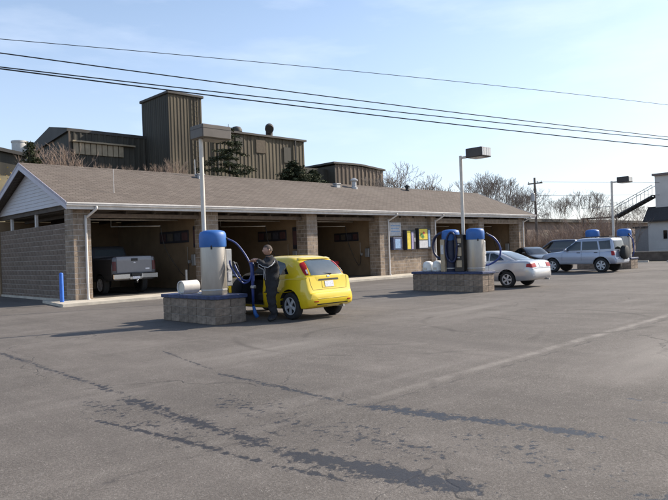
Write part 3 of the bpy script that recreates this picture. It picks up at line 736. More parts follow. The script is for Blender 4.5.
def greenhouse(lv, n=26, pw=5.0, seg=64):
    S = interp_st(lv, n); mb = MB(); vs = []
    for (z, xr, xf, w_) in S:
        xm, a = (xr + xf) / 2, (xf - xr) / 2
        for k in range(seg):
            t = 2 * math.pi * (k + 0.5) / seg; c, s_ = math.cos(t), math.sin(t)
            vs.append((xm + a * math.copysign(abs(c) ** (2 / pw), c), w_ * math.copysign(abs(s_) ** (2 / pw), s_), z))
    fs = [(i * seg + j, i * seg + (j + 1) % seg, (i + 1) * seg + (j + 1) % seg, (i + 1) * seg + j) for i in range(n - 1) for j in range(seg)]
    fs += [tuple(range(seg))[::-1], tuple((n - 1) * seg + j for j in range(seg))]
    return mb.add(vs, fs)
def boolean_cut(mb, cutters, mats):
    """mb minus each cutter; cut faces take material slot 1"""
    o = link('temp_body', mb.mesh('temp_body', mats))
    cs = []
    for cmb in cutters:
        cmb.mi = [1] * len(cmb.f)
        co = link('temp_cutter', cmb.mesh('temp_cutter', mats)); cs.append(co)
        md = o.modifiers.new('cut', 'BOOLEAN'); md.operation = 'DIFFERENCE'; md.solver = 'EXACT'; md.object = co
    dg = bpy.context.evaluated_depsgraph_get(); dg.update()
    me = bpy.data.meshes.new_from_object(o.evaluated_get(dg))
    for x in cs + [o]: bpy.data.objects.remove(x)
    return me
def join_meshes(mes, name):
    bm = bmesh.new()
    for me in mes: bm.from_mesh(me)
    out = bpy.data.meshes.new(name); bm.to_mesh(out); bm.free()
    return out
class Shell:
    """projects flat outlines onto a body as thin raised panels (windows, lamps, trim)"""
    def __init__(s, me, parent):
        bm = bmesh.new(); bm.from_mesh(me); s.tree = BVHTree.FromBMesh(bm); bm.free(); s.parent = parent
    def panel(s, name, poly, view, mt, off=0.006, parent=None, cuts=5, depth=0.02):
        """view 'L','R' (poly in x,z), 'B' rear / 'F' front (poly in y,z), 'T' top (x,y)"""
        O, D = {'L': (lambda a, b: (a, 3, b), (0, -1, 0)), 'R': (lambda a, b: (a, -3, b), (0, 1, 0)), 'B': (lambda a, b: (-5, a, b), (1, 0, 0)),
                'F': (lambda a, b: (8, a, b), (-1, 0, 0)), 'T': (lambda a, b: (a, b, 4), (0, 0, -1)),
                'BL': (lambda a, b: (a * .7071 - 3, a * .7071 + 3, b), (.7071, -.7071, 0)), 'BR': (lambda a, b: (a * .7071 - 3, -a * .7071 - 3, b), (.7071, .7071, 0))}[view]
        bm = bmesh.new(); vs = [bm.verts.new((a, b, 0)) for a, b in poly]; bm.faces.new(vs)
        bmesh.ops.triangulate(bm, faces=bm.faces[:])
        for _ in range(2 if cuts < 5 else 3): bmesh.ops.subdivide_edges(bm, edges=bm.edges[:], cuts=1, use_grid_fill=True)
        D = Vector(D); last = None
        for v in bm.verts:
            h, nrm, i, d = s.tree.ray_cast(Vector(O(v.co.x, v.co.y)), D)
            if h is None: h = last if last is not None else Vector(O(v.co.x, v.co.y)) + D * 3; nrm = -D
            last = h
            v.co = h + (nrm if nrm.dot(D) < 0 else -nrm) * off
        ret = bmesh.ops.extrude_edge_only(bm, edges=[e for e in bm.edges if e.is_boundary])
        for v in [g for g in ret['geom'] if isinstance(g, bmesh.types.BMVert)]: v.co += D * depth
        bmesh.ops.recalc_face_normals(bm, faces=bm.faces)
        me = bpy.data.meshes.new(name); bm.to_mesh(me); bm.free(); me.materials.append(mt)
        me.polygons.foreach_set('use_smooth', [True] * len(me.polygons)); me.set_sharp_from_angle(angle=R(40))
        return link(name, me, parent or s.parent)
    def line(s, name, pts, view, mt, wd=0.009, parent=None, off=0.0015):
        O, D = {'L': (lambda a, b: (a, 3, b), (0, -1, 0)), 'R': (lambda a, b: (a, -3, b), (0, 1, 0)), 'B': (lambda a, b: (-5, a, b), (1, 0, 0)), 'T': (lambda a, b: (a, b, 4), (0, 0, -1))}[view]
        P = []
        for (a, b), (c, d) in zip(pts[:-1], pts[1:]):
            for k in range(8): P.append((a + (c - a) * k / 8, b + (d - b) * k / 8))
        P.append(pts[-1]); Q = []
        for (a, b) in P:
            h, nrm, i, d = s.tree.ray_cast(Vector(O(a, b)), Vector(D))
            if h is not None: Q.append(h + nrm * off)
        return MB().tube(Q, wd / 2, 4).build(name, mt, parent or s.parent) if len(Q) > 1 else None

def wheel_meshes(r, wd, spokes=5, rim=0.64):
    t = MB().lathe([(r * rim, -wd / 2 + .01), (r * 0.9, -wd / 2), (r * 0.985, -wd / 2 + 0.02), (r, -wd / 2 + 0.045), (r, wd / 2 - 0.045), (r * 0.985, wd / 2 - 0.02), (r * 0.9, wd / 2), (r * rim, wd / 2 - .01), (r * rim, -wd / 2 + .01)], 32, (0, 0, 0), 'y', caps=False).mesh('tyre', RUBBER, smooth=45)
    k = MB()
    k.lathe([(r * rim * 1.0, wd / 2 - 0.03), (r * rim * 1.02, wd / 2 - 0.004), (r * rim * 0.93, wd / 2 - 0.004), (r * rim * 0.9, wd / 2 - 0.05), (r * rim * 1.0, wd / 2 - 0.03)], 32, (0, 0, 0), 'y', caps=False)
    k.lathe([(r * 0.10, wd / 2 - 0.05), (r * 0.13, wd / 2 - 0.012), (r * 0.10, wd / 2 - 0.002)], 16, (0, 0, 0), 'y')
    for i in range(spokes):
        a = 2 * math.pi * i / spokes + 0.3; c, s_ = math.cos(a), math.sin(a)
        ws, we, r0, r1 = r * 0.085, r * 0.13, r * 0.08, r * rim * 0.95
        pts = []
        for (rr, ww) in ((r0, ws), (r1, we)):
            for sg in (-1, 1):
                for yy in (wd / 2 - 0.045, wd / 2 - 0.012): pts.append((rr * c - sg * ww * s_, yy, rr * s_ + sg * ww * c))
        k.add(pts, [(0, 1, 3, 2), (4, 6, 7, 5), (0, 4, 5, 1), (2, 3, 7, 6), (1, 5, 7, 3), (0, 2, 6, 4)])
    rimm = k.mesh('rim', RIM, smooth=40)
    hubm = MB().lathe([(r * rim * 0.98, -wd / 2 + 0.02), (r * rim * 0.98, wd / 2 - 0.07)], 24, (0, 0, 0), 'y').mesh('brake_drum', BLACK)
    return t, rimm, hubm
def wheels(parent, wb, track, r, wd, spokes=5, rim=0.64):
    ms = wheel_meshes(r, wd, spokes, rim)
    for x in (0, wb):
        for sg in (1, -1):
            t = link('wheel', ms[0], parent); t.location = (x, sg * track / 2, r); t.rotation_euler = (0, random.uniform(0, 1), 0 if sg > 0 else math.pi)
            link('rim', ms[1], t); link('brake_drum', ms[2], t)
def arch_cutters(wb, w_, r, z, inner=0.5):
    return [MB().lathe([(r, 0.0), (r, 0.6)], 28, (x, (inner if sg > 0 else -inner - 0.6), z), 'y') for x in (0, wb) for sg in (1, -1)]

def make_car(name, spec, paint):
    e = empty(name)
    low = lower_body(spec['low']); gh = greenhouse(spec['gh'], pw=spec.get('pw', 5))
    cuts = arch_cutters(spec['wb'], 0, spec['wr'] + 0.055, spec['wr'] + 0.02, spec['track'] / 2 - 0.17)
    extra = spec.get('cuts', [])
    m1 = boolean_cut(low, cuts + [c() for c in extra], [paint, INTER])
    m2 = boolean_cut(gh, [c() for c in extra], [paint, INTER])
    me = join_meshes([m1, m2], 'body'); me.materials.append(paint); me.materials.append(INTER)
    me.polygons.foreach_set('use_smooth', [True] * len(me.polygons)); me.set_sharp_from_angle(angle=R(32))
    body = link('body', me, e)
    sh = Shell(me, e)
    wheels(e, spec['wb'], spec['track'], spec['wr'], spec['ww'], spec.get('spokes', 5), spec.get('rim', 0.64))
    return e, sh
def mirror(poly): return [(a, b) for a, b in poly]
def sidepair(sh, name, poly, mt, **k):
    return sh.panel(name, poly, 'L', mt, **k), sh.panel(name, poly, 'R', mt, **k)
def side_mirror(e, x, y, z, mt):
    for sg in (1, -1):
        o = MB().bbox(-0.05, 0.07, -0.09, 0.09, -0.06, 0.07, 0.03).build('side_mirror', mt, e); o.location = (x, sg * (y + 0.07), z)

# --- yellow hatchback (driver door open)
door_x0, door_x1 = 1.0, 1.98
spec = dict(wb=2.60, track=1.45, wr=0.305, ww=0.20,
    low=[(-.715, .40, .52, .60), (-.70, .35, .575, .70), (-.66, .31, .605, .775), (-.615, .29, .615, .80), (-.600, .28, .66, .805), (-.588, .28, .86, .805), (-.55, .26, .965, .812), (-.4, .24, .99, .83), (0, .23, .985, .838), (1.0, .22, .955, .835), (1.9, .22, .94, .83), (2.3, .22, .915, .825), (2.9, .22, .84, .80), (3.2, .25, .76, .74), (3.38, .3, .67, .62), (3.44, .36, .58, .5)],
    gh=[(.86, -.575, 2.3, .80), (.96, -.56, 2.12, .795), (1.08, -.475, 1.9, .768), (1.2, -.345, 1.68, .728), (1.29, -.215, 1.48, .688), (1.35, -.09, 1.3, .645), (1.39, .05, 1.15, .585), (1.42, .28, 1.0, .47), (1.435, .45, .9, .32)], pw=6,
    cuts=[lambda: MB().box(door_x0, door_x1 - 0.02, 0.30, 1.2, 0.30, 1.26)])
e, sh = make_car('hatchback', spec, YEL)
e.location = (10.34, 11.42, 0.004); e.rotation_euler = (0, 0, math.pi / 2); e.scale = (1, .90, 1.05)
tag(e, 'bright yellow hatchback parked at the near vacuum with driver door open', 'car')
sh.panel('roof_spoiler', [(-.56, 1.322), (.56, 1.322), (.50, 1.362), (-.50, 1.362)], 'B', YEL, off=0.022, depth=0.03)
sh.panel('reverse_lamp', [(.10, 1.02), (.135, 1.015), (.17, 1.10), (.135, 1.11)], 'BL', LENS, off=0.016, cuts=3); sh.panel('reverse_lamp', [(.10, 1.02), (.135, 1.015), (.17, 1.10), (.135, 1.11)], 'BR', LENS, off=0.016, cuts=3)
sh.panel('badge', [(-.045, .935), (.045, .935), (.045, .965), (-.045, .965)], 'B', CHROME, off=0.010, cuts=3)
rg = sh.panel('rear_window', [(-.56, .985), (.56, .985), (.52, 1.16), (.46, 1.30), (.2, 1.325), (-.2, 1.325), (-.46, 1.30), (-.52, 1.16)], 'B', GLASSL)
MB().tube([(-.56, -.12, 1.0), (-.52, .14, 1.02), (-.45, .36, 1.05)], 0.012, 6).build('wiper', BLACK, e)
for sg in (1, -1):
    vw = 'L' if sg > 0 else 'R'
    sh.panel('tail_light', [(.09, 1.0), (.17, .99), (.225, 1.05), (.305, 1.20), (.305, 1.25), (.20, 1.285), (.14, 1.19)], 'B' + vw, RED, off=0.012)
    sh.panel('rear_side_window', [(.05, 1.02), (.94, .99), (.95, 1.325), (.55, 1.325), (.25, 1.26)], vw, GLASS)
    sh.panel('bumper_strip', [(-.50, .545), (-.36, .545), (-.36, .575), (-.50, .575)], vw, YEL, off=0.008, cuts=3)
    sh.line('door_gap', [(.97, .30), (.97, .97)], vw, SEAM)
    sh.line('side_moulding', [(.36, .60), (.95, .60)], vw, BLACK, wd=0.03)
    sh.line('shoulder_crease', [(-.45, .90), (.4, .895), (.95, .885)], vw, YEL, wd=0.014)
    sh.line('wheel_arch_lip', [(-.36, .3), (-.34, .45), (-.22, .61), (0, .68), (.22, .61), (.34, .45), (.36, .3)], vw, YEL, wd=0.022)
sh.panel('front_side_window', [(1.02, .99), (1.85, .97), (1.55, 1.24), (1.40, 1.30), (1.02, 1.325)], 'R', GLASS)
sh.line('door_gap', [(2.0, .3), (2.0, .9)], 'R', SEAM)
sh.panel('windscreen', [(-.68, .97), (.68, .97), (.54, 1.30), (-.54, 1.30)], 'F', GLASS)
sh.panel('hatch_handle_recess', [(-.36, .865), (.36, .865), (.34, .90), (-.34, .90)], 'B', BLACK, off=0.008, cuts=3)
sh.panel('plate_recess', [(-.25, .70), (.25, .70), (.25, .85), (-.25, .85)], 'B', YEL, off=0.006, cuts=3)
sh.panel('licence_plate', [(-.155, .715), (.155, .715), (.155, .845), (-.155, .845)], 'B', PLATE, off=0.014, cuts=3)
sh.line('hatch_gap', [(-.665, .965), (-.65, .80), (-.60, .665), (.60, .665), (.65, .80), (.665, .965)], 'B', SEAM, 0.007)
sh.line('bumper_crease', [(-.70, .47), (.70, .47)], 'B', mat('yellow_trim', (.50, .36, .01), .5), 0.012)
sh.panel('bumper_reflector', [(-.66, .40), (-.52, .40), (-.52, .425), (-.66, .425)], 'B', RED, cuts=3); sh.panel('bumper_reflector', [(.52, .40), (.66, .40), (.66, .425), (.52, .425)], 'B', RED, cuts=3)
sh.panel('lower_valance', [(-.55, .335), (.55, .335), (.55, .36), (-.55, .36)], 'B', BLACK, cuts=3)
MB().lathe([(0.012, 0), (0.022, 0.01), (0.022, 0.02)], 10, (-.60, .0, .68), 'x').build('hatch_lock', BLACK, e)
MB().tube([(-.70, -.4, .27), (-.2, -.4, .27)], 0.03, 8).build('exhaust', GALV, e)
MB().bbox(1.02, 1.5, .30, .62, .34, .56, 0.05).build('seat', INTER, e); MB().bbox(1.0, 1.14, .30, .62, .5, 1.2, 0.05).build('seat_back', INTER, e)
# open door, hinged at its front edge
dr = empty('door'); dr.parent = e; dr.location = (door_x1, 0.80, 0); dr.rotation_euler = (0, 0, -R(54))
L_ = door_x1 - door_x0
MB().prism([(0, .30), (0, .95), (-L_, .985), (-L_ - .01, .5), (-L_ + .03, .30)], -0.03, 0.04, 'y').build('door_skin', YEL, dr)
MB().prism([(-.03, .33), (-.03, .93), (-L_ + .03, .96), (-L_ + .03, .34)], -0.062, -0.031, 'y').build('door_lining', INTER, dr)
MB().tube([(-.05, -0.01, .95), (-.40, -0.06, 1.22), (-.58, -0.075, 1.30), (-L_ + .02, -0.08, 1.33), (-L_, -0.02, .98)], 0.022, 6).build('window_frame', BLACK, dr)
MB().prism([(-.08, .95), (-.42, 1.21), (-.58, 1.28), (-L_ + .03, 1.31), (-L_ + .02, .97)], -0.045, -0.037, 'y').build('window', GLASS, dr)
MB().bbox(-L_ + .05, -L_ + .2, 0.04, 0.06, .80, .83, 0.006).build('handle', YEL, dr)
MB().bbox(-.22, -.06, 0.03, 0.2, .95, 1.08, 0.03).build('side_mirror', BLACK, dr)

# --- silver coupe
spec = dict(wb=2.60, track=1.45, wr=0.30, ww=0.19,
    low=[(-1.02, .42, .58, .58), (-1.0, .36, .66, .68), (-.96, .32, .70, .745), (-.93, .30, .86, .76), (-.88, .27, .945, .775), (-.7, .25, .985, .81), (-.2, .23, .99, .83), (.5, .22, .965, .835), (1.6, .22, .93, .83), (2.3, .22, .885, .82), (2.9, .22, .79, .79), (3.2, .25, .71, .73), (3.36, .3, .63, .62), (3.42, .36, .54, .5)],
    gh=[(.88, -.52, 2.3, .77), (.97, -.42, 2.12, .755), (1.06, -.22, 1.92, .735), (1.16, .02, 1.7, .70), (1.25, .26, 1.48, .655), (1.31, .45, 1.3, .605), (1.345, .62, 1.15, .54), (1.36, .75, 1.05, .42), (1.365, .85, .97, .3)])
def dress_sedan(e, sh, paint):
    sh.panel('rear_window', [(-.60, .99), (.60, .99), (.50, 1.27), (.3, 1.30), (-.3, 1.30), (-.50, 1.27)], 'B', GLASSL)
    sh.panel('windscreen', [(-.66, .95), (.66, .95), (.52, 1.27), (-.52, 1.27)], 'F', GLASS)
    for sg in (1, -1):
        vw = 'L' if sg > 0 else 'R'
        sh.panel('tail_light', [(sg * .40, .74), (sg * .745, .73), (sg * .745, .87), (sg * .42, .885)], 'B', RED, off=0.010)
        sh.panel('tail_light_side', [(-.93, .74), (-.76, .75), (-.78, .87), (-.9, .88)], vw, RED, off=0.008, cuts=3)
        sh.panel('rear_side_window', [(.12, 1.01), (.72, .985), (.72, 1.265), (.58, 1.265), (.36, 1.18)], vw, GLASS)
        sh.panel('front_side_window', [(.77, .985), (1.85, .965), (1.5, 1.20), (1.3, 1.265), (.77, 1.275)], vw, GLASS)
        sh.line('door_gap', [(.74, .30), (.74, .95)], vw, SEAM); sh.line('door_gap', [(1.98, .3), (1.98, .9)], vw, SEAM)
        sh.panel('door_handle', [(.82, .84), (.98, .84), (.98, .87), (.82, .87)], vw, BLACK, cuts=3)
        sh.line('side_moulding', [(-.35, .56), (.4, .57), (2.25, .56)], vw, paint, wd=0.03)
        sh.line('wheel_arch_lip', [(-.35, .3), (-.33, .45), (-.22, .60), (0, .665), (.22, .60), (.33, .45), (.35, .3)], vw, paint, wd=0.02)
    sh.panel('plate_panel', [(-.36, .74), (.36, .74), (.36, .885), (-.36, .885)], 'B', paint, off=0.004, cuts=3)
    sh.panel('licence_plate', [(-.16, .745), (.16, .745), (.16, .875), (-.16, .875)], 'B', PLATE, off=0.014, cuts=3)
    sh.line('trunk_gap', [(-.73, .90), (-.70, .71), (.70, .71), (.73, .90)], 'B', SEAM)
    sh.line('bumper_gap', [(-.72, .67), (-.4, .69), (.4, .69), (.72, .67)], 'B', SEAM, 0.012)
    side_mirror(e, 1.72, .80, .99, paint)
    MB().tube([(-1.03, -.45, .27), (-.5, -.45, .27)], 0.028, 8).build('exhaust', GALV, e)
coupe, sh = make_car('coupe', spec, SILV); dress_sedan(coupe, sh, SILV)
coupe.location = (21.50, 12.25, 0.004); coupe.rotation_euler = (0, 0, math.pi / 2 + 0.02)
tag(coupe, 'silver two-door coupe seen from behind at the middle vacuum island', 'car')
spec_s = dict(spec)
dk, sh = make_car('sedan', spec_s, DKP); dress_sedan(dk, sh, DKP)
dk.location = (38.3, 21.3, 0.004); dk.rotation_euler = (0, 0, math.pi + 0.95)
tag(dk, 'black sedan with pale windscreen parked past the far end of the building', 'car')
dk2 = copy_tree(dk); dk2.location = (24.0, 26.0, 0.104); dk2.rotation_euler = (0, 0, math.pi / 2)
tag(dk2, 'black car in the dark bay right behind the yellow hatchback', 'car')

# --- pale SUV
spec = dict(wb=2.48, track=1.46, wr=0.345, ww=0.22, spokes=6, rim=0.62, pw=7,
    low=[(-.74, .46, .62, .70), (-.72, .42, .68, .76), (-.66, .40, .72, .80), (-.62, .40, .98, .81), (-.56, .40, 1.04, .825), (0, .39, 1.06, .845), (1.8, .39, 1.05, .845), (2.1, .39, 1.035, .84), (2.6, .40, .99, .825), (2.9, .42, .93, .79), (3.06, .45, .85, .72), (3.14, .5, .74, .64)],
    gh=[(.98, -.60, 2.15, .815), (1.1, -.60, 1.98, .805), (1.25, -.58, 1.76, .78), (1.4, -.55, 1.55, .755), (1.52, -.52, 1.38, .73), (1.60, -.48, 1.26, .69), (1.635, -.42, 1.16, .62), (1.65, -.3, 1.05, .5), (1.655, -.15, .95, .35)])
suv, sh = make_car('suv', spec, SUVP)
suv.location = (32.75, 13.5, 0.004); suv.rotation_euler = (0, 0, math.pi / 2); suv.scale = (1.05, 1.05, 1.06)
tag(suv, 'pale blue silver SUV with roof rails and spare wheel on its tailgate', 'car')
for sg in (1, -1):
    vw = 'L' if sg > 0 else 'R'
    sh.panel('quarter_window', [(-.46, 1.12), (.02, 1.10), (.12, 1.50), (-.40, 1.52)], vw, GLASS)
    sh.panel('rear_side_window', [(.10, 1.09), (.92, 1.08), (.92, 1.50), (.20, 1.50)], vw, GLASS)
    sh.panel('front_side_window', [(.99, 1.08), (1.85, 1.06), (1.52, 1.38), (1.36, 1.49), (.99, 1.50)], vw, GLASS)
    for ln in ([(.95, .45), (.95, 1.05)], [(.05, .75), (.05, 1.06)], [(1.95, .45), (1.95, 1.0)]): sh.line('door_gap', ln, vw, SEAM)
    for x in (.16, 1.02): sh.panel('door_handle', [(x, .94), (x + .17, .94), (x + .17, .98), (x, .98)], vw, BLACK, cuts=3)
    sh.panel('lower_cladding', [(.42, .42), (2.05, .42), (2.05, .58), (.42, .58)], vw, SUVC, off=0.012)
    sh.line('wheel_arch_flare', [(-.42, .42), (-.38, .56), (-.25, .70), (0, .76), (.25, .70), (.38, .56), (.42, .42)], vw, SUVC, wd=0.045)
    sh.line('wheel_arch_flare', [(2.06, .42), (2.1, .56), (2.23, .70), (2.48, .76), (2.73, .70), (2.86, .56), (2.9, .42)], vw, SUVC, wd=0.045)
    sh.panel('tail_light', [(.08, .80), (.21, .80), (.21, 1.0), (.08, 1.0)], 'B' + vw, RED, off=0.012)
    MB().tube([(-.35, sg * .56, 1.66), (-.33, sg * .56, 1.71), (1.0, sg * .56, 1.71), (1.03, sg * .56, 1.65)], 0.016, 6).build('roof_rail', BLACK, suv)
for x in (-.1, .75): MB().tube([(x, -.56, 1.71), (x, .56, 1.71)], 0.016, 6).build('roof_crossbar', BLACK, suv)
sh.panel('rear_window', [(-.60, 1.10), (.60, 1.10), (.55, 1.50), (-.55, 1.50)], 'B', GLASS)
sh.panel('windscreen', [(-.66, 1.08), (.66, 1.08), (.56, 1.48), (-.56, 1.48)], 'F', GLASS)
sh.panel('rear_bumper', [(-.76, .48), (.76, .48), (.76, .64), (-.76, .64)], 'B', SUVC, off=0.02)
side_mirror(suv, 1.72, .82, 1.10, SUVP)
sw = MB().lathe([(.20, -.10), (.31, -.11), (.335, -.08), (.335, .08), (.31, .11), (.20, .10)], 28, (0, 0, 0), 'x').build('spare_wheel', RUBBER, suv, smooth=45); sw.location = (-.80, -.05, .93)
MB().lathe([(.26, 0), (.30, 0.02), (.24, 0.05), (.03, 0.055)], 28, (-.13, 0, 0), 'x').build('spare_cover', BLACK, sw, smooth=45)
# --- navy van/SUV copy in the distance
spec2 = dict(spec); van, sh = make_car('distant_suv', spec2, NAVP)
for vw in 'LR':
    sh.panel('rear_side_window', [(-.46, 1.12), (.92, 1.08), (.92, 1.50), (-.40, 1.52)], vw, GLASS); sh.panel('front_side_window', [(.99, 1.08), (1.85, 1.06), (1.52, 1.38), (1.36, 1.49), (.99, 1.50)], vw, GLASS)
sh.panel('rear_window', [(-.60, 1.10), (.60, 1.10), (.55, 1.50), (-.55, 1.50)], 'B', GLASS); sh.panel('windscreen', [(-.66, 1.08), (.66, 1.08), (.56, 1.48), (-.56, 1.48)], 'F', GLASS)
van.location = (45.8, 21.6, 0.004); van.rotation_euler = (0, 0, math.pi / 2 + 0.25)
van.scale = (1.05, 1.05, 1.08)
tag(van, 'dark navy SUV parked beyond the nose of the pale SUV', 'car')

# --- charcoal pickup inside the first bay, tail towards the lot
spec = dict(wb=3.5, track=1.7, wr=0.40, ww=0.26, spokes=6, pw=6,
    low=[(-1.16, .66, 1.50, .90), (-1.14, .60, 1.56, .955), (-1.08, .58, 1.565, .97), (0, .56, 1.56, .985), (1.0, .52, 1.52, .985), (3.0, .52, 1.45, .98), (4.0, .54, 1.38, .95), (4.3, .6, 1.2, .88), (4.42, .7, 1.0, .75)],
    gh=[(1.42, .95, 3.05, .90), (1.55, .98, 2.9, .88), (1.75, 1.05, 2.6, .83), (1.92, 1.12, 2.35, .79), (2.0, 1.2, 2.2, .72), (2.03, 1.35, 2.05, .55)])
pk, sh = make_car('pickup_truck', spec, CHAR)
pk.location = (12.25, 25.55, 0.104); pk.rotation_euler = (0, 0, math.pi / 2)
tag(pk, 'charcoal pickup truck with chrome bumper parked inside the first wash bay', 'truck')
sh.panel('tailgate', [(-.76, .90), (.76, .90), (.76, 1.53), (-.76, 1.53)], 'B', mat('grey_tailgate_paint', (0.19, 0.19, 0.205), 0.4, 0.3, var=0.05, coat=0.4), off=0.016)
sh.panel('tailgate_handle', [(-.14, 1.36), (.14, 1.36), (.14, 1.47), (-.14, 1.47)], 'B', BLACK, off=0.028, cuts=3)
sh.panel('emblem', [(-.06, 1.27), (.06, 1.27), (.0, 1.33)], 'B', PLATE, off=0.024, cuts=3)
sh.panel('badge', [(-.66, 1.0), (-.48, 1.0), (-.48, 1.06), (-.66, 1.06)], 'B', PLATE, off=0.022, cuts=3)
for sg in (1, -1): sh.panel('tail_light', [(sg * .79, .98), (sg * .93, .98), (sg * .93, 1.36), (sg * .79, 1.36)], 'B', mat('dim_red_lens', (0.07, 0.008, 0.01), 0.4), off=0.012)
sh.panel('rear_window', [(-.68, 1.60), (.68, 1.60), (.62, 1.88), (-.62, 1.88)], 'B', GLASSL)
for vw in 'LR': sh.panel('side_window', [(1.3, 1.56), (2.6, 1.56), (2.2, 1.86), (1.35, 1.88)], vw, GLASS)
bp = MB()
bp.bbox(-1.32, -1.17, -.98, -.25, .63, .86, 0.03); bp.bbox(-1.32, -1.17, .25, .98, .63, .86, 0.03); bp.bbox(-1.30, -1.17, -.25, .25, .60, .74, 0.02)
bp.build('rear_bumper', CHROME, pk)
MB().bbox(-1.305, -1.17, -.2, .2, .745, .86, 0.01).build('step_pad', BLACK, pk)
MB().bbox(-1.315, -1.30, -.155, .155, .63, .73, 0.004).build('licence_plate', PLATE, pk)
MB().tube([(-1.40, 0, .50), (-1.15, 0, .50)], 0.03, 8).build('hitch_bar', BLACK, pk)
MB().lathe([(.02, 0), (.035, .02), (.036, .05), (.02, .08)], 12, (-1.38, 0, .52)).build('hitch_ball', CHROME, pk, smooth=True)

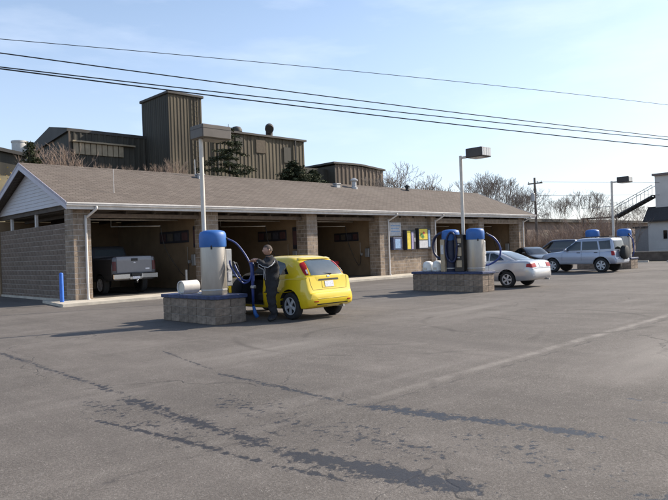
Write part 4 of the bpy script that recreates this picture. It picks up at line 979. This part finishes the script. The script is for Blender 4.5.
# ------------------------------------------------------------------ person
SKIN = mat('skin', (0.42, 0.24, 0.17), 0.55, var=0.08, vscale=14)
CLOTH = mat('black_tracksuit', (0.012, 0.012, 0.015), 0.85, var=0.35, vscale=16, bump=0.3, bscale=30)
HAIR = mat('grey_brown_hair', (0.07, 0.05, 0.04), 0.8, var=0.3, vscale=40)
STRIPE = mat('white_stripe', (0.62, 0.62, 0.64), 0.7, var=0.08)
SHOE = mat('dark_shoe', (0.02, 0.02, 0.02), 0.6)
def make_person(loc, rz):
    e = empty('person', loc, rz); e.scale = (1.1, 1.12, 1.0)     # faces +x locally, y is its left
    J = dict(pel=(0, 0, .96), abd=(0, 0, 1.10), che=(.035, 0, 1.32), nb=(.05, 0, 1.455), nk=(.065, 0, 1.525),
             lh=(0, .10, .90), lk=(.07, .15, .50), la=(.02, .19, .09), lt=(.18, .23, .06),
             rh=(0, -.10, .90), rk=(.0, -.14, .50), ra=(-.10, -.17, .09), rt=(.05, -.22, .06),
             ls=(.02, .19, 1.43), le=(.17, .30, 1.28), lw=(.33, .09, 1.44),
             rs=(.02, -.19, 1.43), re=(.19, -.28, 1.27), rw=(.34, -.06, 1.42))
    rad0 = dict(pel=(.155, .125), abd=(.145, .12), che=(.165, .125), nb=(.08, .075), nk=(.058, .058), lh=(.105, .105), lk=(.075, .075), la=(.062, .055), lt=(.045, .04),
               rh=(.105, .105), rk=(.075, .075), ra=(.062, .055), rt=(.045, .04), ls=(.082, .08), le=(.062, .06), lw=(.045, .042), rs=(.082, .08), re=(.062, .06), rw=(.045, .042))
    rad = {k: (a * 1.27, b * 1.27) for k, (a, b) in rad0.items()}
    E_ = [('pel', 'abd'), ('abd', 'che'), ('che', 'nb'), ('nb', 'nk'), ('pel', 'lh'), ('lh', 'lk'), ('lk', 'la'), ('la', 'lt'), ('pel', 'rh'), ('rh', 'rk'), ('rk', 'ra'), ('ra', 'rt'),
          ('che', 'ls'), ('ls', 'le'), ('le', 'lw'), ('che', 'rs'), ('rs', 're'), ('re', 'rw')]
    names = list(J); me = bpy.data.meshes.new('person_skeleton')
    me.from_pydata([J[k] for k in names], [(names.index(a), names.index(b)) for a, b in E_], [])
    o = bpy.data.objects.new('person_temp', me); C.objects.link(o)
    o.modifiers.new('skin', 'SKIN')
    sv = me.skin_vertices[0].data
    for i, k in enumerate(names): sv[i].radius = rad[k]; sv[i].use_root = (k == 'pel')
    ss = o.modifiers.new('sub', 'SUBSURF'); ss.levels = 2; ss.render_levels = 2
    dg = bpy.context.evaluated_depsgraph_get(); dg.update()
    bm = bmesh.new(); bm.from_mesh(o.evaluated_get(dg).to_mesh())
    bpy.data.objects.remove(o)
    for f in bm.faces: f.material_index = 0; f.smooth = True
    for f in bm.faces:
        c = f.calc_center_median()
        if c.z > 1.50 and abs(c.y) < .09: f.material_index = 1
        if c.z < 0.085: f.material_index = 2
    # cloth folds
    for v in bm.verts:
        if 0.12 < v.co.z < 1.42:
            k = 0.011 * math.sin(v.co.z * 34 + v.co.y * 25) + 0.008 * math.sin(v.co.z * 61 + v.co.x * 40)
            v.co += v.normal * k
    # head
    hb = bmesh.new(); bmesh.ops.create_uvsphere(hb, u_segments=28, v_segments=20, radius=1)
    for v in hb.verts:
        x, y, z = v.co
        sx, sy, sz = .098, .076, .118
        if z < 0: sy *= 1 - .22 * (-z) ** 1.5; sx *= 1 - .10 * (-z)
        px, py, pz = x * sx, y * sy, z * sz
        if x > 0:
            px += .020 * math.exp(-((y / .16) ** 2) - ((z + .12) / .22) ** 2) * (1 if z < .1 else .4)     # nose
            px -= .010 * math.exp(-(((abs(y) - .36) / .15) ** 2) - ((z - .06) / .12) ** 2)                 # eye sockets
            px += .008 * math.exp(-((y / .3) ** 2) - ((z + .72) / .2) ** 2)                                # chin
            px += .005 * math.exp(-((y / .3) ** 2) - ((z + .45) / .07) ** 2)                               # lips
        v.co = (px + .075, py, pz + 1.655)
    b0 = len(bm.verts)
    tmp = bpy.data.meshes.new('head_tmp'); hb.to_mesh(tmp); hb.free()
    tmp.materials.append(CLOTH)
    n0 = len(bm.faces); bm.from_mesh(tmp); bm.faces.ensure_lookup_table()
    for f in bm.faces[n0:]: f.material_index = 1; f.smooth = True
    # ears, hands with fingers
    x = MB()
    for sg in (1, -1): x.tube([(.06, sg * .072, 1.625), (.055, sg * .084, 1.655), (.06, sg * .074, 1.685)], [.010, .016, .011], 8)
    def hand(wr, d, side):
        wr = Vector(wr); d = Vector(d).normalized(); n = Vector((0, 0, 1)); a = d.cross(n).normalized(); up_ = a.cross(d)
        x.tube([wr - d * .02, wr + d * .04, wr + d * .085], [.034, .040, .036], 10)
        for k in range(4):
            s_ = (k - 1.5) * .020; ln = (.068, .078, .074, .058)[k]
            b = wr + d * .08 + a * s_
            x.tube([b, b + d * ln * .5 - up_ * .006, b + d * ln * .8 - up_ * .026, b + d * ln * .9 - up_ * .042], [.010, .0095, .009, .007], 6)
        b = wr + d * .03 - a * side * .034
        x.tube([b, b + d * .03 - a * side * .024, b + d * .06 - a * side * .022 - up_ * .012], [.013, .011, .009], 6)
    hand(J['lw'], (.8, -.5, .06), 1); hand(J['rw'], (.85, .35, .05), -1)
    xm = x.mesh('hand_tmp', SKIN, True); n0 = len(bm.faces); bm.from_mesh(xm); bm.faces.ensure_lookup_table()
    for f in bm.faces[n0:]: f.material_index = 1
    me = bpy.data.meshes.new('body'); bm.to_mesh(me); bm.free()
    for mm in (CLOTH, SKIN, SHOE): me.materials.append(mm)
    link('body', me, e)
    # hair cap, eyes, brows, jacket collar and stripes
    hb = bmesh.new(); bmesh.ops.create_uvsphere(hb, u_segments=26, v_segments=18, radius=1)
    kill = [v for v in hb.verts if v.co.z < -.25 or (v.co.x > .35 and v.co.z < .50) or (v.co.x > .0 and v.co.z < .05)]
    bmesh.ops.delete(hb, geom=kill, context='VERTS')
    for v in hb.verts: v.co = (v.co.x * .106 + .070, v.co.y * .084, v.co.z * .126 + 1.66)
    hm = bpy.data.meshes.new('hair'); hb.to_mesh(hm); hb.free(); hm.materials.append(HAIR); link('hair', hm, e)
    for sg in (1, -1):
        MB().lathe([(.004, -.006), (.010, 0), (.004, .006)], 8, (.155, sg * .028, 1.662), 'x').build('eye', BLACK, e)
        MB().tube([(.166, sg * .014, 1.683), (.160, sg * .044, 1.684)], .005, 5).build('eyebrow', HAIR, e)
    MB().tube([(.167, -.024, 1.603), (.174, 0, 1.601), (.167, .024, 1.603)], .004, 5).build('mouth', mat('lips', (.28, .11, .09), .5), e)
    MB().lathe([(.078, 1.47), (.074, 1.52), (.068, 1.535), (.064, 1.53)], 20, (.035, 0, 0)).build('collar', CLOTH, e, smooth=True)
    bvh = BVHTree.FromPolygons([v.co.copy() for v in me.vertices], [tuple(p.vertices) for p in me.polygons])
    def stripe(pts, wd):
        q = []
        for p in catmull(pts, 5):
            h, nn, i, d = bvh.find_nearest(p)
            q.append(h + nn * 0.004)
        MB().tube(q, wd, 5).build('stripe', STRIPE, e, smooth=True)
    for sg in (1, -1):
        S_, E2, W_ = (Vector(J[k]) for k in (('ls', 'le', 'lw') if sg > 0 else ('rs', 're', 'rw')))
        o_ = Vector((-.05, sg * .12, .0))
        stripe([S_ + o_, (S_ + E2) / 2 + o_, E2 + o_ + Vector((0, 0, -.05)), (E2 + W_) / 2 + Vector((0, sg * .08, -.06)), W_ + Vector((0, sg * .06, -.04))], .008)
        stripe([Vector((.25, sg * .05, 1.40)), Vector((.25, sg * .06, 1.2)), Vector((.25, sg * .07, 1.0))], .009)
    return tag(e, 'person in black tracksuit with white stripes standing beside the yellow hatchback', 'person')
make_person((9.28, 11.66, 0.004), R(156))

# ------------------------------------------------------------------ buildings behind
def corr_sheet(mb, p0, p1, z0, z1f, pitch=0.6, depth=0.09, base_z=None):
    """box-rib sheet from p0 to p1 (xy); z1f(t) top height; ribs out along the left-hand normal"""
    p0, p1 = Vector((*p0, 0)), Vector((*p1, 0)); d = (p1 - p0); L = d.length; d.normalize(); nn = Vector((d.y, -d.x, 0))
    s = 0; prof = []
    while s < L:
        for (ds, o_) in ((0, 0), (.55, 0), (.65, 1), (.9, 1), (1.0, 0)):
            if s + ds * pitch <= L: prof.append((s + ds * pitch, o_ * depth))
        s += pitch
    prof.append((L, 0)); vs, fs = [], []
    for (u, o_) in prof:
        q = p0 + d * u + nn * o_
        vs += [(q.x, q.y, z0), (q.x, q.y, z1f(u / L))]
    for i in range(len(prof) - 1): fs.append((2 * i, 2 * i + 2, 2 * i + 3, 2 * i + 1))
    mb.add(vs, fs); return mb
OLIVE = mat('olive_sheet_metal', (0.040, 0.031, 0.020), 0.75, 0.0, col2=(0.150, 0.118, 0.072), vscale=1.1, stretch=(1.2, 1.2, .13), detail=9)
DOLIVE = mat('dark_shaded_olive', (0.030, 0.028, 0.022), 0.75, 0.0, col2=(0.070, 0.062, 0.046), vscale=1.1, stretch=(1.2, 1.2, .13), detail=9)  # darker copy of the olive sheet: painted shade on sides, also plain dark panels
RUSTY = mat('rust_brown_sheet', (0.10, 0.072, 0.052), 0.8, 0.0, col2=(0.22, 0.165, 0.12), vscale=1.1, stretch=(1.0, 1.0, .12), detail=9)
DROOF = mat('dark_roof_sheet', (0.06, 0.055, 0.05), 0.7, 0.1, var=0.2, vscale=1)
def mill(name, loc, label):
    e = empty(name, loc); return tag(e, label, 'building')
def MW(e, mb, name, mt, smooth=False):
    off = np.array(e.location); mb.v = [tuple(np.array(p) - off) for p in mb.v]; return mb.build(name, mt, e, smooth)
# olive mill with tower
ml = mill('corrugated_mill', (26.55, 46, 0), 'olive corrugated metal mill with square tower behind the car wash')
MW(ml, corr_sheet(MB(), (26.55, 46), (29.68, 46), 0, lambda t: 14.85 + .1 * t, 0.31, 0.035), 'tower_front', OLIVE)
MW(ml, corr_sheet(MB(), (26.55, 50.5), (26.55, 46), 0, lambda t: 14.85, 0.31, 0.03), 'tower_side', DOLIVE)  # shaded tower face, its shade painted with the darker sheet
MW(ml, MB().box(26.6, 29.65, 46.06, 50.5, 0, 14.75), 'tower_core', DOLIVE)
MW(ml, MB().bbox(26.4, 29.85, 45.85, 50.65, 14.85, 15.08, 0.04), 'tower_roof', DROOF)
MW(ml, corr_sheet(MB(), (29.68, 46.8), (41.9, 46.8), 0, lambda t: 12.45, 0.42, 0.04), 'wing_front', OLIVE)
MW(ml, MB().box(29.7, 41.85, 46.86, 55, 0, 12.4), 'wing_core', DOLIVE)
MW(ml, MB().prism([(46.55, 12.44), (46.55, 12.62), (51, 13.4), (55.3, 12.62), (55.3, 12.44)], 29.69, 42.05, 'x'), 'wing_roof', DROOF)
MW(ml, MB().box(35.9, 37.0, 46.70, 46.85, 10.9, 12.1), 'rusty_patch', mat('dark_rust_patch', (0.10, 0.075, 0.05), 0.8, var=0.3))
v1 = MB().lathe([(0.36, 12.5), (0.36, 12.75), (0.5, 12.8), (0.5, 13.0), (0.35, 13.22), (0.1, 13.3)], 18, (34.4, 47.6, 0))
MW(ml, v1, 'roof_ventilator', DROOF, 40)
MW(ml, MB().tube(catmull([(38.2, 47.6, 12.5), (38.2, 47.6, 13.1), (38.0, 47.3, 13.5), (37.75, 47.0, 13.3)], 5), [0.34] * 10 + [0.42] * 6, 14), 'elbow_ventilator', DROOF, 40)
for x in (31.6, 40.6): MW(ml, MB().tube([(x, 46.62, 12.4), (x, 46.62, 0)], .09, 6), 'downpipe', DROOF)
for (x, z, w_, h_) in ((32.4, 9.6, 1.2, 1.1), (39.2, 10.2, .9, 1.5), (33.6, 11.3, .8, .9)): MW(ml, MB().box(x, x + w_, 46.70, 46.73, z, z + h_), 'patch_panel', DOLIVE)
for k in range(2): MW(ml, MB().tube([(28.9 + k * .4, 45.86, 8), (28.9 + k * .4, 45.86, 14.9)], .03, 5), 'ladder_rail', DROOF)
for k in range(16): MW(ml, MB().tube([(28.9, 45.86, 8.2 + k * .42), (29.3, 45.86, 8.2 + k * .42)], .02, 4), 'ladder_rung', DROOF)
# dark mill at left
m2 = mill('dark_mill', (20, 50, 0), 'dark gabled mill building with a pale window band left of the tower')
MW(m2, MB().box(20.0, 26.6, 50.0, 62, 0, 11.7), 'core', DOLIVE)
MW(m2, MB().prism([(49.85, 11.7), (49.85, 11.95), (53.5, 12.6), (61, 11.0), (61, 10.7)], 19.8, 26.7, 'x'), 'roof', DROOF)
MW(m2, corr_sheet(MB(), (20.0, 49.94), (26.5, 49.94), 0, lambda t: 11.7, 0.5, 0.06), 'front_sheet', DOLIVE)  # shade from the tower is put into this dark sheet colour
MW(m2, MB().box(19.9, 20.02, 49.8, 49.93, 0, 11.7), 'corner_trim', RUSTY)
PALE = mat('sunlit_window_panel', (0.30, 0.24, 0.16), 0.6, var=0.25, vscale=1.5)  # pale colour paints the sunlit strip across the window band
for k in range(9): MW(m2, MB().bbox(20.25 + k * .47, 20.66 + k * .47, 49.80, 49.90, 9.95, 10.85, 0.01), 'window_panel', PALE)
MW(m2, MB().box(20.15, 25.4, 49.6, 49.9, 10.88, 11.0), 'window_hood', PALE)
# brown shed at right of the mill
m3 = mill('brown_sheet_shed', (61.1, 62, 0), 'rusty brown sheet metal shed showing above the middle of the roof')
MW(m3, MB().box(61.15, 71.0, 62.06, 68, 0, 13.3), 'core', RUSTY)
MW(m3, corr_sheet(MB(), (61.1, 62), (71.05, 62), 0, lambda t: 13.45 - max(0, t - .45) * .55, 0.8, 0.1), 'front_sheet', RUSTY)
MW(m3, MB().box(61.0, 61.14, 61.95, 68, 0, 13.3), 'side_sheet', DOLIVE)  # shaded side of the brown shed, painted dark instead of rust brown
MW(m3, MB().prism([(60.6, 13.5), (60.6, 13.75), (66, 13.8), (71.3, 13.35), (71.3, 13.1), (66, 13.55)], 61.7, 68.3, 'y'), 'roof', DROOF)
MW(m3, MB().box(55.5, 61.0, 63.5, 68, 0, 12.9), 'lean_to', DOLIVE)
# silo stack
sl_ = MB().lathe([(.58, 0), (.58, 10.95), (.62, 10.97), (.62, 11.1), (.5, 11.12)], 24).build('metal_stack', mat('pale_stack', (.55, .53, .5), .6, var=.12), smooth=40)
sl_.location = (17.3, 53.0, 0); tag(sl_, 'pale cylindrical metal stack rising behind the gable peak', 'stack')
dk3 = empty('dark_shed', (9.5, 50, 0)); MB().prism([(-6, 0), (7.2, 0), (7.2, 9.4), (2, 10.2), (-6, 9.6)], 0, 10, 'y').build('wall', DOLIVE, dk3); MB().prism([(-6.2, 9.6), (2, 10.22), (7.4, 9.4), (7.4, 9.65), (2, 10.5), (-6.2, 9.9)], -.3, 10.3, 'y').build('roof', DROOF, dk3)
tag(dk3, 'dark low shed at the far left edge beside the stack', 'building')
# low brown building far right behind the brush
bb = empty('brown_warehouse', (62, 34, 0))
MB().box(0, 40, 0, 10, 0, 3.9).build('wall', mat('brown_brick_far', (0.22, 0.165, 0.135), 0.9, var=0.3, vscale=0.8), bb)
MB().box(-.3, 40.3, -.4, 10.3, 3.9, 4.25).build('roof', DROOF, bb)
for k in range(6): MB().box(3 + k * 6, 4.6 + k * 6, -.06, .0, 1.4, 2.7).build('window', GLASS, bb)
tag(bb, 'long low brown building behind the roadside brush at right', 'building')

# white house at right edge with outside stair
hs = empty('white_house', (66.4, 23.3, 0))
HW = mat('white_clapboard', (0.62, 0.58, 0.54), 0.7, var=0.08, vscale=0.8)
for k in range(16):
    z0 = k * .21
    MB().add([(-.0, -14, z0), (-.0, 0, z0), (.02, 0, z0 + .21), (.02, -14, z0 + .21)], [(0, 1, 2, 3)]).build('clapboard', HW, hs)
MB().box(.021, 9, -14, -.002, 0, 3.36).build('wall', HW, hs)
MB().prism([(-.45, 3.3), (-.45, 3.45), (1.1, 4.85), (1.1, 4.6), (.9, 4.5)], -14.3, .3, 'y').build('lower_roof', mat('dark_shingle_far', (.05, .045, .045), .9, var=.2), hs)
MB().box(1.0, 9, -14, -.45, 3.365, 7.9).build('upper_wall', HW, hs)
MB().box(.75, 9.3, -14.2, -.25, 7.902, 8.12).build('upper_roof', mat('grey_roof_edge_far', (.2, .16, .15), .9, var=.2), hs)
wn_ = MB().bbox(-.05, .03, -2.3, -1.35, 1.5, 2.5, .01).build('window', HW, hs)
for k in range(2): MB().box(-.06, -.045, -2.22 + k * .42, -1.85 + k * .42, 1.58, 2.42).build('pane', GLASS, wn_)
MB().box(-.01, 3, .003, 1.25, 0, 2.75).build('annex', mat('grey_annex', (.30, .28, .27), .8, var=.1), hs)
MB().box(-.2, 3.1, .002, 1.4, 2.752, 2.9).build('annex_roof', DROOF, hs)
tag(hs, 'white clapboard house with dark lower roof at the right edge', 'house')
stc = empty('outside_stair', (66.6, 24.2, 0))
IRON = mat('dark_iron', (0.05, 0.045, 0.04), 0.6, var=.2)
STA, STB = Vector((1.2, -1.1, 6.0)), Vector((-.2, 2.2, 4.05))
for k in range(11):
    p = STA.lerp(STB, k / 10)
    MB().box(p.x - .5, p.x + .5, p.y - .16, p.y + .16, p.z - .04, p.z).build('tread', IRON, stc)
for dx in (-.52, .52):
    a, b = STA + Vector((dx, 0, -.1)), STB + Vector((dx, 0, -.1))
    MB().tube([a, b], .12, 4).build('stringer', IRON, stc)
    MB().tube([a + Vector((0, 0, 1.1)), b + Vector((0, 0, 1.1))], .035, 5).build('handrail', GALV, stc)
    for k in range(6): q = a.lerp(b, k / 5); MB().tube([q, q + Vector((0, 0, 1.1))], .025, 5).build('baluster', GALV, stc)
MB().box(-.9, .6, 2.2, 5.6, 3.95, 4.07).build('landing', IRON, stc)
for (px, py) in ((-.7, 2.4), (-.7, 5.4), (.4, 2.4), (.4, 5.4)): MB().tube([(px, py, 0), (px, py, 4.0)], .06, 6).build('post', IRON, stc)
MB().tube([(-.8, 2.3, 5.1), (-.8, 5.5, 5.1)], .03, 5).build('handrail', GALV, stc)
tag(stc, 'dark outside stair with railing climbing the white house', 'staircase')

# low brown wall and parking stops
lw = empty('low_wall', (49.0, 5, 0))
MB().bbox(0, .3, 0, 14.5, 0, .62, .02).build('wall', mat('brown_timber_wall', (.13, .10, .08), .9, var=.35, vscale=2), lw); MB().bbox(-.04, .34, -.05, 14.55, .622, .70, .015).build('coping', mat('wall_coping', (.22, .19, .16), .9, var=.25), lw)
tag(lw, 'low brown timber wall along the lot edge before the white house', 'wall')
stop_me = MB().prism([(-.10, 0), (.10, 0), (.07, .13), (-.07, .13)], -.95, .95, 'y').mesh('parking_stop', CONC)
for i, (x, y, lb) in enumerate(((46.2, 17.2, 'concrete parking stop just right of the pale SUV'), (45.9, 14.0, 'concrete parking stop at the right edge of the photograph'))):
    o = link('parking_stop', stop_me); o.location = (x, y, 0.004); tag(o, lb, 'parking stop', 'concrete parking stops')

# ------------------------------------------------------------------ trees
BARK = mat('grey_bark', (0.15, 0.125, 0.105), 0.95, var=0.3, vscale=4)
TWIG = mat('grey_brown_twigs', (0.22, 0.18, 0.15), 0.95, var=0.3, vscale=2)
BRUSH = mat('russet_brush_twigs', (0.29, 0.215, 0.17), 0.95, var=0.35, vscale=1)
NEED = mat('dark_evergreen_needles', (0.03, 0.042, 0.018), 0.9, col2=(0.075, 0.085, 0.04), vscale=1.6)
def grow(seed, h, spread=0.55, depth=6, twig=0.02, r0=0.2, upb=0.25, nb=(2, 3)):
    rg = random.Random(seed); tr, cr_ = MB(), MB()
    def br(p, d, L, r, k):
        pts = [p]; rr = [r]; q = p; dd = d
        for s in range(3):
            dd = (dd + Vector((rg.uniform(-1, 1), rg.uniform(-1, 1), rg.uniform(-.6, .9))) * 0.16).normalized()
            q = q + dd * (L / 3); pts.append(q); rr.append(max(twig, r * (1 - .14 * (s + 1))))
        (tr if k <= 1 else cr_).tube(pts, rr, 6 if k <= 1 else (4 if k < 4 else 3), caps=False)
        if k >= depth: return
        n = rg.randint(*nb) + (1 if k == 0 else 0)
        a0 = rg.uniform(0, 6.28)
        for i in range(n):
            a = a0 + 6.283 * i / n + rg.uniform(-.4, .4); t = spread * rg.uniform(.6, 1.25)
            ax = Vector((0, 0, 1)) if abs(dd.z) < .9 else Vector((1, 0, 0))
            u = dd.cross(ax).normalized(); v = dd.cross(u)
            nd = (dd * math.cos(t) + (u * math.cos(a) + v * math.sin(a)) * math.sin(t) + Vector((0, 0, upb * .5))).normalized()
            st = pts[-1] if i < 2 else pts[-2]
            br(st, nd, L * rg.uniform(.66, .86), max(twig, rr[-1] * rg.uniform(.6, .8)), k + 1)
    br(Vector((0, 0, -.1)), Vector((0, 0, 1)), h * .27, r0, 0)
    return tr, cr_
def tree_protos():
    out = []
    for sd, h, sp, dp in ((1, 9.5, .52, 7), (5, 9.0, .6, 7), (9, 9.5, .42, 7)):
        tr, cr_ = grow(sd, h, sp, dp, .013)
        out.append((tr.mesh('trunk', BARK, fix=False), cr_.mesh('crown', TWIG, fix=False)))
    return out
TP = tree_protos()
def bare_tree(x, y, k, s, label, grp='bare trees behind the car wash', z=0.0):
    e = empty('bare_tree', (x, y, z), random.uniform(0, 6.28)); e.scale = (s, s, s)
    link('trunk', TP[k][0], e); link('crown', TP[k][1], e)
    return tag(e, label, 'tree', grp)
spots = [(58.5, 46.0, 1, 1.3, 'small bare tree just right of the brown shed'), (56.5, 47.5, 0, 1.2, 'low bare tree crowding the right side of the brown shed'),
         (61.5, 38.6, 0, 1.08, 'widest bare tree right of the middle lamp head'), (64.0, 40.5, 2, 1.05, 'bare tree just behind the middle lamp head'),
         (61.0, 35.6, 1, 1.0, 'bare tree rising at the right end of the roof'), (66, 36.5, 0, .88, 'bare tree left of the utility pole'),
         (70, 33.8, 2, .72, 'short bare tree behind the utility pole'), (76, 35.0, 2, .85, 'slender bare tree over the distant navy SUV'), (84, 34.5, 1, .8, 'bare tree above the brown building left of far lamp'),
         (90, 33.0, 0, .75, 'bare tree low over the brown building near far lamp'), (68, 45, 1, 1.0, 'pale bare tree farther back left of the middle lamp')]
for s_ in spots: bare_tree(*s_)
# brush
def brush_mesh(seed):
    rg = random.Random(seed); mb = MB()
    def st(p, d, L, r, k):
        q = p + d * L * .5 + Vector((rg.uniform(-1, 1), rg.uniform(-1, 1), 0)) * .08 * L; e_ = q + (d + Vector((rg.uniform(-.3, .3), rg.uniform(-.3, .3), .1))).normalized() * L * .5
        mb.tube([p, q, e_], [r, r * .8, r * .55], 3, caps=False)
        if k < 3:
            for _ in range(rg.randint(2, 4)):
                d2 = (d + Vector((rg.uniform(-1, 1), rg.uniform(-1, 1), rg.uniform(-.2, .6))) * .7).normalized()
                st(p.lerp(e_, rg.uniform(.35, 1)), d2, L * rg.uniform(.5, .75), r * .65, k + 1)
    for _ in range(26):
        a = rg.uniform(0, 6.28); rr = rg.uniform(0, 1.3)
        st(Vector((math.cos(a) * rr, math.sin(a) * rr, 0)), Vector((math.cos(a) * .35, math.sin(a) * .35, 1)).normalized(), rg.uniform(.9, 1.6), .022, 0)
    return mb.mesh('bare_shrub', BRUSH, fix=False)
BP = [brush_mesh(k) for k in (3, 4, 8)]
shrub_spots = []
for i in range(18):
    t = i / 17
    shrub_spots.append((51 + t * 11.5 + random.uniform(-1, 1), 25.0 + random.uniform(-1.5, 4.5) - t * .5, random.uniform(.75, 1.25)))
for (x, y, s) in shrub_spots:
    o = link('bare_shrub', random.choice(BP)); o.location = (x, y, 0); o.scale = (s * 1.2, s * 1.2, s * 1.25); o.rotation_euler = (0, 0, random.uniform(0, 6))
    tag(o, 'bare russet shrub in the roadside brush at right', 'shrub', 'bare brush at the lot edge')
# brush behind the roof at left, on the mill yard
for (x, y, s, z, lb) in ((16.9, 46.5, 1.25, 6.9, 'tangled brown shrub at the left corner of the dark mill'), (18.3, 46.2, 1.35, 6.8, 'brown shrub rising in front of the dark mill corner'), (20.9, 45.3, 0.6, 7.2, 'wispy bare shrub under the pale window band'),
                         (22.6, 45.3, .6, 7.2, 'wispy bare shrub right below the middle of window band'), (24.6, 44.8, .65, 7.3, 'wispy bare shrub left of the square tower'), (25.9, 44.2, .8, 7.4, 'thin bare shrub against the tower side')):
    o = link('bare_shrub', random.choice(BP)); o.location = (x, y, z); o.scale = (s * .85, s * .85, s * .85); tag(o, lb, 'shrub', 'bare brush on the mill yard bank')
bank = MB().add([(2, 36, 0), (60, 36, 0), (60, 41, 6.8), (2, 41, 6.8), (60, 66, 7.4), (2, 66, 7.4), (60, 75, 0), (2, 75, 0)], [(0, 1, 2, 3), (3, 2, 4, 5), (5, 4, 6, 7)]).build('yard_bank', GRASS); tag(bank, kind='structure')
# evergreens
def conifer(x, y, z, h, w_, label, seed, dense=1.0):
    rg = random.Random(seed); e = empty('evergreen_tree', (x, y, z))
    MB().tube([(0, 0, -.2), (0, 0, h)], [.12, .02], 6).build('trunk', BARK, e)
    mb = MB(); lv = int(15 * dense)
    for k in range(lv):
        t = (k + .5) / lv; zz = h * (.12 + .86 * t); L = w_ * (1 - t) ** .8 + .15
        for j in range(int(5 + 3 * dense)):
            a = rg.uniform(0, 6.28); ll = L * rg.uniform(.55, 1.1); d = Vector((math.cos(a), math.sin(a), rg.uniform(-.1, .25)))
            n = max(4, int(ll * 16))
            for s in range(n):
                u = (s + .5) / n; p = Vector((0, 0, zz)) + d * ll * u + Vector((0, 0, -.25 * u * u * ll + .12 * u ** 3 * ll))
                for _ in range(6):
                    q = p + Vector((rg.uniform(-1, 1), rg.uniform(-1, 1), rg.uniform(-.8, .5))) * .16
                    a_ = Vector((rg.uniform(-1, 1), rg.uniform(-1, 1), rg.uniform(-.5, .5))).normalized() * rg.uniform(.10, .2); b_ = a_.cross(Vector((rg.uniform(-1, 1), rg.uniform(-1, 1), 1))).normalized() * .045
                    mb.add([q - b_, q + a_, q + b_, q - a_ * .4], [(0, 1, 2, 3)])
    mb.build('crown', NEED, e, fix=False)
    return tag(e, label, 'tree', 'evergreens before the mill')
conifer(27.8, 39.5, 5.2, 6.2, 3.2, 'open branched evergreen below the bronze lamp head', 2, 0.7)
conifer(34.3, 39.8, 6.0, 3.2, 2.6, 'bushy dark evergreen at the right end of the olive mill', 4, 1.1)
conifer(37.2, 40.5, 6.2, 2.5, 2.2, 'low evergreen spreading between the mill and brown shed', 6, 1.0)
conifer(15.8, 46.2, 6.4, 3.6, 1.2, 'small dark green evergreen beside the pale stack', 8, 0.8)
GOLD = mat('golden_leaves', (.28, .17, .03), .9, col2=(.40, .27, .06), vscale=3)
gb = empty('golden_bush', (11.6, 41.5, 5.2)); mb = MB()
for _ in range(700):
    v = Vector((random.gauss(0, .5), random.gauss(0, .5), abs(random.gauss(.9, .6)))); a_ = Vector((random.uniform(-1, 1), random.uniform(-1, 1), random.uniform(-1, 1))).normalized() * .07; b_ = a_.orthogonal() * .6
    mb.add([v - a_, v - b_, v + a_, v + b_], [(0, 1, 2, 3)])
mb.build('foliage', GOLD, gb, fix=False); MB().tube([(0, 0, -.2), (0, 0, 1.3)], .06, 5).build('stem', BARK, gb); tag(gb, 'golden leaved bush at the far left beside the gable', 'bush')

# ------------------------------------------------------------------ utility pole and wires
up_ = empty('utility_pole', (56.6, 30.05, 0))
PW = mat('pole_wood', (.15, .12, .10), .95, var=.3, vscale=3)
MB().tube([(0, 0, -.1), (-.02, .03, 7.9)], [.15, .10], 8).build('pole', PW, up_)
MB().bbox(-.06, .06, -.75, .75, 7.3, 7.42, .01).build('crossarm', PW, up_)
for y in (-.65, .65, -.25): MB().lathe([(.03, 7.42), (.05, 7.5), (.03, 7.58)], 8, (0, y, 0)).build('insulator', GALV, up_)
MB().lathe([(.17, 5.6), (.2, 5.65), (.2, 6.35), (.12, 6.42)], 14, (-.3, .1, 0)).build('transformer', GALV, up_)
tag(up_, 'wooden utility pole with transformer beyond the right end of the car wash', 'utility pole')
WIRE = mat('black_cable', (.012, .012, .012), .6)
def cable(p0, p1, p2, r, label, ext=1.0):
    """parabola through three points, carried on past the frame"""
    a, b, c = map(Vector, (p0, p1, p2)); d = (c - a); d.z = 0; L = d.length; d.normalize()
    s1 = (b - a).dot(d); z = np.polyfit([0, s1, L], [a.z, b.z, c.z], 2)
    side = (b - a) - d * s1; pts = []
    for k in range(41):
        s = -14 + (L + 40) * k / 40
        q = a + d * s; pts.append((q.x, q.y, float(np.polyval(z, s))))
    o = MB().tube(pts, r, 5).build('overhead_cable', WIRE); tag(o, label, 'cable', 'overhead cables across the lot'); return o
cable((6.22, 20.45, 8.30), (16.91, 17.03, 8.42), (34.61, 10.97, 8.35), .011, 'topmost thin overhead cable crossing the sky')
cable((6.21, 20.46, 7.88), (16.88, 17.06, 7.36), (34.57, 11.01, 6.73), .019, 'second overhead cable from the top crossing above the tower')
cable((6.20, 20.47, 7.46), (16.88, 17.07, 7.07), (34.56, 11.02, 6.60), .019, 'third overhead cable from the top crossing the sky')
cable((6.20, 20.48, 7.41), (16.87, 17.07, 6.87), (34.55, 11.03, 6.24), .022, 'lowest overhead cable passing across the tower top')
for k, (z0, z1, lb) in enumerate(((7.5, 7.2, 'faint distant cable at crossarm height behind far lamp'), (6.2, 6.0, 'faint distant cable lower behind the far lamp'))):
    o = MB().tube([(56.6, 30.05, z0), (68, 22, (z0 + z1) / 2 - .15), (80, 14, z1)], .014, 4).build('distant_cable', WIRE); tag(o, lb, 'cable', 'distant cables from the utility pole')
